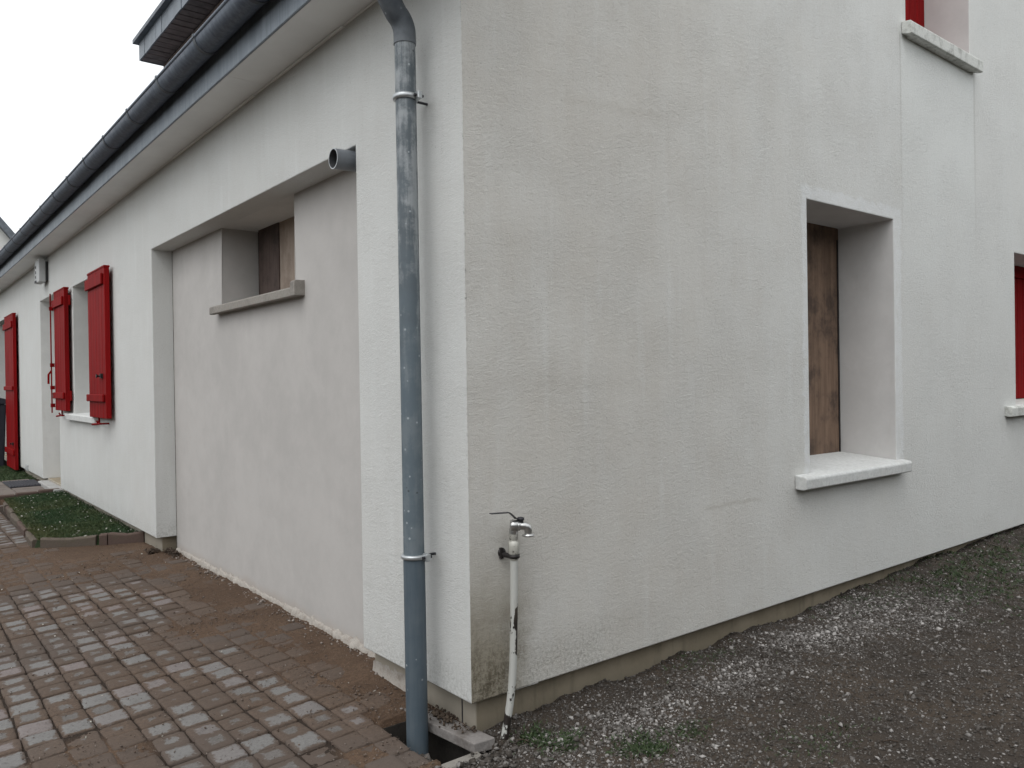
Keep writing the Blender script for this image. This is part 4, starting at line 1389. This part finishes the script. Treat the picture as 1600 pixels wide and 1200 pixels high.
N0 = 330000
x = rng.uniform(-0.15, 5.8, N0) ** 1.0
y = -rng.beta(1.0, 1.5, N0) * 2.1 + 0.055
pm = pale_mask(x, y)
keep = rng.uniform(0, 1, N0) < (0.56 + 0.30 * pm) * np.where(x > 3.2, 0.55, 1.0)
keep &= ~((x < 0.05) & (y > -0.10))
x, y, pm = x[keep], y[keep], pm[keep]
size = np.clip(rng.lognormal(-5.66, 0.58, len(x)), 0.0014, 0.017) * (0.85 + 0.25 * pm)
tone = np.clip(rng.beta(1.0, 9.0, len(x)) + (rng.uniform(0, 1, len(x)) < 0.17) * rng.uniform(0, 0.7, len(x)) + pm * rng.beta(1.2, 7.0, len(x)) * 0.8 + (rng.uniform(0, 1, len(x)) < 0.19 * pm) * rng.uniform(0.25, 1.0, len(x)), 0, 1)
z = yard_z(x, y) + size * 0.15
pebbles("gravel", x, y, z, size, tone, MT['stones'], 0.6, "loose pale and dark gravel strewn over the yard", 3)
# bigger white stones
n = 260
x = rng.uniform(0.05, 4.5, n); y = -rng.beta(1.0, 1.8, n) * 1.6 - 0.02
sz = np.clip(rng.lognormal(-4.75, 0.35, n), 0.005, 0.02)
pebbles("white_stones", x, y, yard_z(x, y) + sz * 0.25, sz, rng.uniform(0.35, 1.0, n), MT['stones'], 0.6, "scattered larger whitish stones on the yard", 5)
# rubble round the drain pit and tap foot
n = 420
x = rng.normal(0.02, 0.13, n); y = rng.normal(-0.12, 0.09, n)
ok = ~((x > HOLE[0]) & (x < 0.02) & (y > -0.06)) & (y < 0.04)
x, y = x[ok], y[ok]
sz = np.clip(rng.lognormal(-5.0, 0.55, len(x)), 0.003, 0.022)
pebbles("rubble", x, y, yard_z(x, y) + sz * 0.3, sz, np.clip(rng.beta(0.7, 3.6, len(x)), 0, 1), MT['stones'], 0.6, "broken mortar and stones round the foot of the standpipe", 6)
# grit on the brown sand
N1 = 30000
x = rng.uniform(-1.45, 0.14, N1); y = rng.beta(1, 1.6, N1) * 5.2 - 0.1
cv = dirt_cover(x, y)
keep = (rng.uniform(0, 1, N1) < 0.12 + 0.8 * cv * (0.3 + 0.7 * (fbm(x, y, 4, 3, 91) > 0))) & ~((x > HOLE[0] - .02) & (y < HOLE[3] + .02))
x, y = x[keep], y[keep]
sz = np.clip(rng.lognormal(-6.0, 0.5, len(x)), 0.001, 0.009)
pebbles("sand_grit", x, y, zg(x, y) + 0.004 + sz * 0.1, sz, np.clip(rng.beta(1.2, 5, len(x)), 0, 1), MT['grit'], 0.65, "small grit lying on the sandy pavers", 7)
# clods of mortar against the crusted foot of the infill
n = 380
y = rng.uniform(0.55, 3.9, n); x = DR - 0.03 - np.abs(rng.normal(0, 0.035, n))
sz = np.clip(rng.lognormal(-5.2, 0.45, n), 0.002, 0.014)
pebbles("mortar_crumbs", x, y, zg(x, y) + 0.008 + sz * 0.2, sz, rng.uniform(0.1, 1.0, n), MT['grit'], 0.8, "crumbs of pale mortar along the foot of the infill wall", 8)

n = 320
y = np.clip(rng.normal(3.86, 0.10, n), 3.55, 4.2); x = np.where(y > 3.93, rng.uniform(-0.05, 0.04, n), DR - 0.035 - np.abs(rng.normal(0, 0.03, n)))
sz = np.clip(rng.lognormal(-4.7, 0.4, n), 0.004, 0.016)
pebbles("leaf_litter", x, y, zg(x, y) + 0.012 + rng.uniform(0, 0.02, n), sz, np.clip(rng.beta(1, 8, n), 0, 1) * 0.6, MT['twig'], 0.3, "dark dead leaves gathered at the foot of the bay jamb", 12)

# ------------------------------------------------------------------ drain pit, its slab
pit = empty("drain_pit", (-0.1, 0.16, -0.14), "open concrete drain pit that takes the downpipe", "drain")
hx0, hx1, hy0, hy1 = HOLE
b = MB()
b.box(hx0 - 0.004, hx1 + 0.10, hy0 - 0.035, hy1 + 0.03, -0.60, -0.57)
b.box(hx0 - 0.006, hx0 + 0.006, hy0 - 0.03, hy1 + 0.02, -0.57, -0.165, 0.002)
b.box(hx1 + 0.07, hx1 + 0.083, hy0 - 0.03, hy1 + 0.02, -0.57, -0.16)
b.box(hx0 - 0.004, hx1 + 0.09, hy1, hy1 + 0.02, -0.57, -0.155)
b.build("pit_lining", MT['pit_in'], pit)
b = MB(); b.box(hx0 - 0.005, hx1 + 0.02, hy0 - 0.058, hy0 - 0.016, -0.30, -0.136, 0.006, 2, 0.003); b.build("rim", MT['pit'], pit)

slab = empty("concrete_slab", (0.0, 0.17, -0.13), "long narrow dirty concrete slab lying between pit and plinth", "slab")
b = MB()
c, s = math.cos(math.radians(3.0)), math.sin(math.radians(3.0))
L0, L1 = -0.075, 0.385
vs0 = []
b.box(-0.046, 0.046, -0.215, 0.235, -0.018, 0.018, 0.004, 2, 0.002)
o = b.build("slab_body", MT['slab'], None)
o.parent = slab
o.location = (0.006, -0.005, -0.006)
o.rotation_euler = (math.radians(-1.5), math.radians(5), math.radians(3))
n = 260
x = rng.normal(0.02, 0.018, n); y = np.where(rng.uniform(0, 1, n) < 0.5, rng.normal(0.20, 0.035, n), rng.uniform(0.02, 0.4, n))
sz = np.clip(rng.lognormal(-5.3, 0.5, n), 0.002, 0.012)
pebbles("soil_crumbs", np.clip(x, -0.04, 0.05), y, -0.113 + np.abs(rng.normal(0, 0.004, n)), sz, np.clip(rng.beta(1, 7, n), 0, 1), MT['twig'], 0.8, "dark soil crumbs heaped on the narrow slab", 9)


# ------------------------------------------------------------------ lawn bed, edging, path, mat
def zl(x, y):
    return zg(x, y) + 0.055 + 0.012 * fbm(x, y, 3, 3, 15)


def in_bed(x, y):
    """inside the planted bed: between kerb line and plinth"""
    fy = 4.42 + (0.10 - x) * 0.78            # slanting front kerb
    fx_ = -0.60 + 0.03 * (y - 5)             # outer kerb
    return (y > fy) & (y < 7.80) & (x > fx_) & (x < 0.06)


xs = np.arange(-0.72, 0.07, 0.03); ys = np.arange(4.30, 7.84, 0.03)
XX, YY = np.meshgrid(xs, ys, indexing='ij')
ZZ = np.where(in_bed(XX, YY), zl(XX, YY), zg(XX, YY) - 0.03)
nx_, ny_ = XX.shape
V = np.stack([XX, YY, ZZ], -1).reshape(-1, 3)
idx = np.arange(nx_ * ny_).reshape(nx_, ny_)
F = np.stack([idx[:-1, :-1], idx[1:, :-1], idx[1:, 1:], idx[:-1, 1:]], -1).reshape(-1, 4)
bed = mesh_np("lawn_bed", V, F, MT['lawn_soil'], None, smooth=True)
tag(bed, "soil of the small lawn bed at the wall foot", None, None, "structure")
xs = np.arange(-0.9, 0.07, 0.06); ys = np.arange(9.62, 14.5, 0.08)
XX, YY = np.meshgrid(xs, ys, indexing='ij')
ZZ = zg(XX, YY) + 0.03 + 0.012 * fbm(XX, YY, 3, 3, 16)
nx_, ny_ = XX.shape
V = np.stack([XX, YY, ZZ], -1).reshape(-1, 3)
idx = np.arange(nx_ * ny_).reshape(nx_, ny_)
F = np.stack([idx[:-1, :-1], idx[1:, :-1], idx[1:, 1:], idx[:-1, 1:]], -1).reshape(-1, 4)
bed2 = mesh_np("lawn_bed", V, F, MT['lawn_soil'], None, smooth=True)
tag(bed2, "soil of the farther lawn strip beyond the door path", None, None, "structure")


def blades(name, x, y, z, h, wdt, tone, mat, label, seed, lean=0.6):
    r = np.random.default_rng(seed)
    n = len(x)
    a = r.uniform(0, 2 * np.pi, n)
    dx, dy = np.cos(a) * wdt, np.sin(a) * wdt
    lx, ly = r.normal(0, lean, n) * h, r.normal(0, lean, n) * h
    P = np.zeros((n, 4, 3))
    P[:, 0] = np.stack([x - dx, y - dy, z], -1)
    P[:, 1] = np.stack([x + dx, y + dy, z], -1)
    P[:, 2] = np.stack([x + dx * 0.7 + lx * 0.45, y + dy * 0.7 + ly * 0.45, z + h * 0.6], -1)
    P[:, 3] = np.stack([x + lx, y + ly, z + h], -1)
    F = np.array([[0, 1, 2], [0, 2, 3]])[None] + (np.arange(n) * 4)[:, None, None]
    o = mesh_np(name, P.reshape(-1, 3), F.reshape(-1, 3), mat, None, attrs={"tone": np.repeat(tone, 4)})
    return tag(o, label, None, None, "stuff")


n = 60000
x = rng.uniform(-0.72, 0.06, n); y = rng.uniform(4.35, 7.8, n)
k = in_bed(x, y)
k &= rng.uniform(0, 1, n) < 0.35 + 0.65 * sstep(0.05, -0.12, x)
x, y = x[k], y[k]
bl = np.clip(0.22 + 0.5 * fbm(x, y, 3, 3, 17) + 0.5 * sstep(-0.38, -0.55, x) + rng.normal(0, 0.16, len(x)), 0, 1)
blades("grass", x, y, zl(x, y) - 0.002, rng.uniform(0.012, 0.034, len(x)), rng.uniform(0.0012, 0.0025, len(x)), bl, MT['grass'], "short mossy grass in the kerbed bed", 18)
n = 16000
x = rng.uniform(-0.8, 0.04, n); y = rng.uniform(9.65, 13.0, n)
blades("grass", x, y, zg(x, y) + 0.028, rng.uniform(0.012, 0.04, n), rng.uniform(0.002, 0.003, n), np.clip(rng.normal(0.25, 0.2, n), 0, 1), MT['grass'], "short mossy grass beyond the door path", 19)
# fallen petals, leaves and pale litter on the grass
n = 190
x = rng.uniform(-0.66, 0.04, n); y = rng.uniform(4.4, 7.75, n)
k = in_bed(x, y); x, y = x[k], y[k]
sz = np.clip(rng.lognormal(-4.8, 0.4, len(x)), 0.005, 0.018)
pebbles("petals", x, y, zl(x, y) + 0.020, sz, rng.uniform(0.1, 1, len(x)), MT['petal'], 0.14, "pale petals and dead leaves scattered on the grass", 20)
n = 60
x = rng.uniform(-1.4, 0.0, n); y = rng.uniform(0.4, 4.4, n)
sz = np.clip(rng.lognormal(-5.1, 0.35, n), 0.004, 0.012)
pebbles("petals", x, y, zg(x, y) + 0.010, sz, rng.uniform(0.2, 1, n), MT['petal'], 0.2, "few pale flecks of litter dropped on the pavers", 22)

# kerb blocks of the bed
ked = empty("garden_edging", (-0.55, 4.9, -0.13), "low scalloped concrete kerb round the little lawn bed", "edging")


def kerb(p, q, h, th, mat, scallop=0.012):
    """one block from p to q with a softly dipped top"""
    p, q = Vector(p), Vector(q)
    d_ = (q - p); Ld = d_.length; d_.normalize()
    nrm = Vector((-d_.y, d_.x, 0))
    b = MB()
    K = 9
    sec = []
    for k in range(K):
        u = k / (K - 1)
        top = h - scallop * math.sin(math.pi * u) + random.uniform(-.002, .002)
        c = p + d_ * (Ld * u)
        zz = float(zg(c.x, c.y))
        ring = []
        for (w_, zz_) in ((-th / 2, -0.08), (-th / 2, top - 0.012), (-th / 2 + 0.012, top), (th / 2 - 0.012, top), (th / 2, top - 0.012), (th / 2, -0.08)):
            v_ = c + nrm * w_
            ring.append(b.bm.verts.new((v_.x, v_.y, zz + zz_)))
        sec.append(ring)
    for k in range(K - 1):
        for s_ in range(5):
            b.bm.faces.new((sec[k][s_], sec[k][s_ + 1], sec[k + 1][s_ + 1], sec[k + 1][s_]))
    b.bm.faces.new(sec[0]); b.bm.faces.new(sec[-1][::-1])
    return b.build("kerb_block", mat, ked, 0.004)


fr = [(-0.575, 4.945), (-0.235, 4.685), (-0.215, 4.665), (-0.165, 4.63), (-0.160, 4.625), (0.06, 4.455)]
kerb((*fr[0], 0), (*fr[1], 0), 0.078, 0.055, MT['kerb_pale'], 0.012)
kerb((*fr[2], 0), (*fr[3], 0), 0.086, 0.062, MT['kerb'], 0.0)
kerb((*fr[4], 0), (*fr[5], 0), 0.092, 0.055, MT['kerb'], 0.014)
yy = 5.0
while yy < 7.4:
    xk = -0.60 + 0.03 * (yy - 5)
    kerb((xk + random.uniform(-.01, .01), yy, 0), (xk + 0.01 + random.uniform(-.01, .01), yy + 0.27, 0), 0.06 + random.uniform(-.012, .01), 0.075, random.choice([MT['kerb_pale'], MT['kerb']]), 0.010)
    yy += 0.29

# path to the door
path = MB()
pt = mesh_np("path", np.array([(-0.62, 7.82, -0.30), (0.05, 7.82, -0.30), (0.05, 9.62, -0.30), (-0.62, 9.62, -0.30), (-0.62, 7.82, -0.085), (0.05, 7.82, -0.075), (0.05, 9.62, -0.075), (-0.62, 9.62, -0.085)], float),
             np.array([(4, 5, 6, 7), (0, 1, 5, 4), (1, 2, 6, 5), (2, 3, 7, 6), (3, 0, 4, 7), (0, 3, 2, 1)]), MT['sand'], None)
tag(pt, "short path of slabs to the front door", None, None, "structure")
for (x0, x1, y0, y1) in ((-0.61, -0.36, 7.93, 8.45), (-0.352, -0.06, 7.93, 8.45), (-0.61, -0.36, 8.46, 9.1), (-0.352, -0.06, 8.46, 9.1), (-0.61, -0.36, 9.11, 9.6), (-0.352, -0.06, 9.11, 9.6)):
    b = MB(); b.box(x0, x1, y0, y1, -0.12, -0.062 + random.uniform(-.003, .003), 0.006)
    b.build("paving_slab", MT['path'], pt)
for k in range(3):
    x0 = -0.62 + k * 0.215
    b = MB(); b.box(x0, x0 + 0.208, 7.835, 7.92, -0.2, -0.045 + 0.012 * k, 0.008); b.build("edge_brick", MT['kerb'], pt)
dm_ = empty("door_mat", (-0.2, 9.0, -0.06), "dark ribbed rubber mat in front of the door step", "mat")
b = MB(); b.box(-0.37, -0.03, 8.66, 9.36, -0.058, -0.048, 0.003); b.build("mat_base", MT['mat'], dm_)
b = MB()
for k in range(11): b.box(-0.36 + k * 0.03, -0.345 + k * 0.03, 8.68, 9.34, -0.0478, -0.042)
b.build("ribs", MT['mat'], dm_)

# dark wheelie bin past the far shutter
bn = empty("wheelie_bin", (-0.35, 12.5, -0.13), "dark plastic bin standing past the far red shutter", "bin")
b = MB()
b.prism([(-0.50, -0.10), (-0.06, -0.10), (-0.02, 0.86), (-0.55, 0.86)], 'y', 12.05, 12.55)
b.build("bin_body", MT['bin'], bn, 0.02)
b = MB(); b.prism([(-0.57, 0.862), (-0.01, 0.862), (-0.01, 0.93), (-0.10, 0.96), (-0.50, 0.93), (-0.57, 0.89)], 'y', 12.02, 12.58); b.build("lid", MT['bin'], bn, 0.01)
for yy in (12.10, 12.46):
    b = MB(); b.lathe((-0.08, yy, -0.07), (0, 1, 0), [(0.08, 0), (0.085, 0.01), (0.085, 0.035), (0.08, 0.045)], 18); b.build("wheel", MT['iron'], bn)

# ------------------------------------------------------------------ neighbouring house far left
nh = empty("neighbour_house", (-3, 30, -0.2), "distant house whose dark gable roof edge peeps over the gutter", "house")
b = MB()
gy = 28.0
apx, apz, er, ez = -0.4, 9.6, 4.4, 0.0
half, ridge, ev = 4.6, 9.3, 3.4
cxn = -0.55
b.prism([(cxn - half, -0.3), (cxn + half, -0.3), (cxn + half, ev), (cxn, ridge - 0.25), (cxn - half, ev)], 'y', gy, gy + 10)
b.build("wall", MT['white_reveal'], nh)
b = MB()
b.prism([(cxn, ridge), (cxn + half + 0.4, ev - 0.40), (cxn + half + 0.4, ev - 0.70), (cxn, ridge - 0.32), (cxn - half - 0.4, ev - 0.70), (cxn - half - 0.4, ev - 0.40)], 'y', gy - 0.25, gy + 10.2)
b.build("roof", MT['slate'], nh)

# ------------------------------------------------------------------ weeds and twigs on the yard
def weed(cx, cy, n, spread, size, seed):
    r = np.random.default_rng(seed)
    x = r.normal(cx, spread, n); y = r.normal(cy, spread * 0.7, n)
    return np.repeat(x, 7) + r.normal(0, 0.014, 7 * n), np.repeat(y, 7) + r.normal(0, 0.014, 7 * n), r.uniform(size * 0.5, size, 7 * n)


wx, wy, wh = [], [], []
for (cx, cy, n, sp, sz) in ((0.23, -0.20, 90, 0.045, 0.026), (0.42, -0.40, 120, 0.06, 0.026), (0.62, -0.42, 60, 0.05, 0.022), (0.18, -0.10, 60, 0.03, 0.030), (3.1, -0.3, 160, 0.25, 0.03), (3.6, -0.15, 260, 0.3, 0.035), (2.6, 0.0, 120, 0.2, 0.025), (4.3, -0.3, 260, 0.4, 0.035), (1.2, 0.01, 80, 0.12, 0.02), (0.9, -0.75, 60, 0.1, 0.02)):
    a, b_, c = weed(cx, cy, n, sp, sz, int(cx * 100))
    wx.append(a); wy.append(b_); wh.append(c)
wx, wy, wh = np.concatenate(wx), np.concatenate(wy), np.concatenate(wh)
k = wy < 0.045
wx, wy, wh = wx[k], wy[k], wh[k]
blades("weeds", wx, wy, yard_z(wx, wy) - 0.001, wh * 0.6, wh * 0.12, np.clip(rng.normal(0.4, 0.25, len(wx)), 0, 1), MT['leaf'], "low green weeds and moss at the foot of the gable", 33, 1.0)
# twigs
b = MB()
for (x, y, a, L) in ((1.32, -0.62, 0.5, 0.06), (1.05, -0.95, 2.2, 0.05), (2.2, -0.8, -0.4, 0.09), (1.9, -1.1, 0.9, 0.05), (0.15, -0.14, 1.9, 0.07), (0.13, -0.12, 0.4, 0.06), (0.6, -0.7, 2.9, 0.05), (2.9, -0.6, 0.2, 0.08)):
    z = float(yard_z(np.array([x]), np.array([y]))[0]) + 0.006
    b.tube([(x, y, z), (x + L / 2 * math.cos(a), y + L / 2 * math.sin(a), z + 0.004), (x + L * math.cos(a + .2), y + L * math.sin(a + .2), z)], [0.0022, 0.002, 0.0012], 6)
tw = b.build("twigs", MT['twig'])
tag(tw, "dry twigs lying on the gravel yard", None, None, "stuff")

# ------------------------------------------------------------------ leafy screen added unseen behind the camera to darken reflections and lower walls
n = 76000
t_ = rng.uniform(0, 1, n)
west = t_ < 0.42
u = np.where(west, rng.uniform(-9, 30, n), rng.uniform(-11, 38, n))
hh = np.where(west, 2.7, 3.3) + 0.35 * fbm(u, u * 0, 0.6, 4, 101)
v = rng.uniform(0, 1, n)
dep = 0.55 * (0.75 + 0.4 * fbm(u, v * 3, 1.3, 3, 103))
top = rng.uniform(0, 1, n) > 0.72
wpos = np.where(top, rng.uniform(-0.6, 0.5, n), dep + rng.normal(0, 0.05, n))
zz = np.where(top, hh + rng.normal(0, 0.07, n), v * hh) - 0.2
blades("hedge", np.where(west, -11.2 + wpos, u), np.where(west, u, -8.2 + wpos), zz, rng.uniform(0.12, 0.24, n), rng.uniform(0.06, 0.13, n), np.clip(rng.normal(0.45, 0.25, n), 0, 1), MT['leaf'], "dense dark leafy hedge round the yard and drive", 105, 1.0)
b = MB(); b.box(-11.0, 38.0, -8.6, -7.95, -0.5, 3.0); b.box(-11.6, -11.01, -8.6, 30.0, -0.5, 2.4)
hc = b.build("hedge", MT['hedge_core'])
tag(hc, "twiggy inside of the long yard hedge", None, None, "stuff")
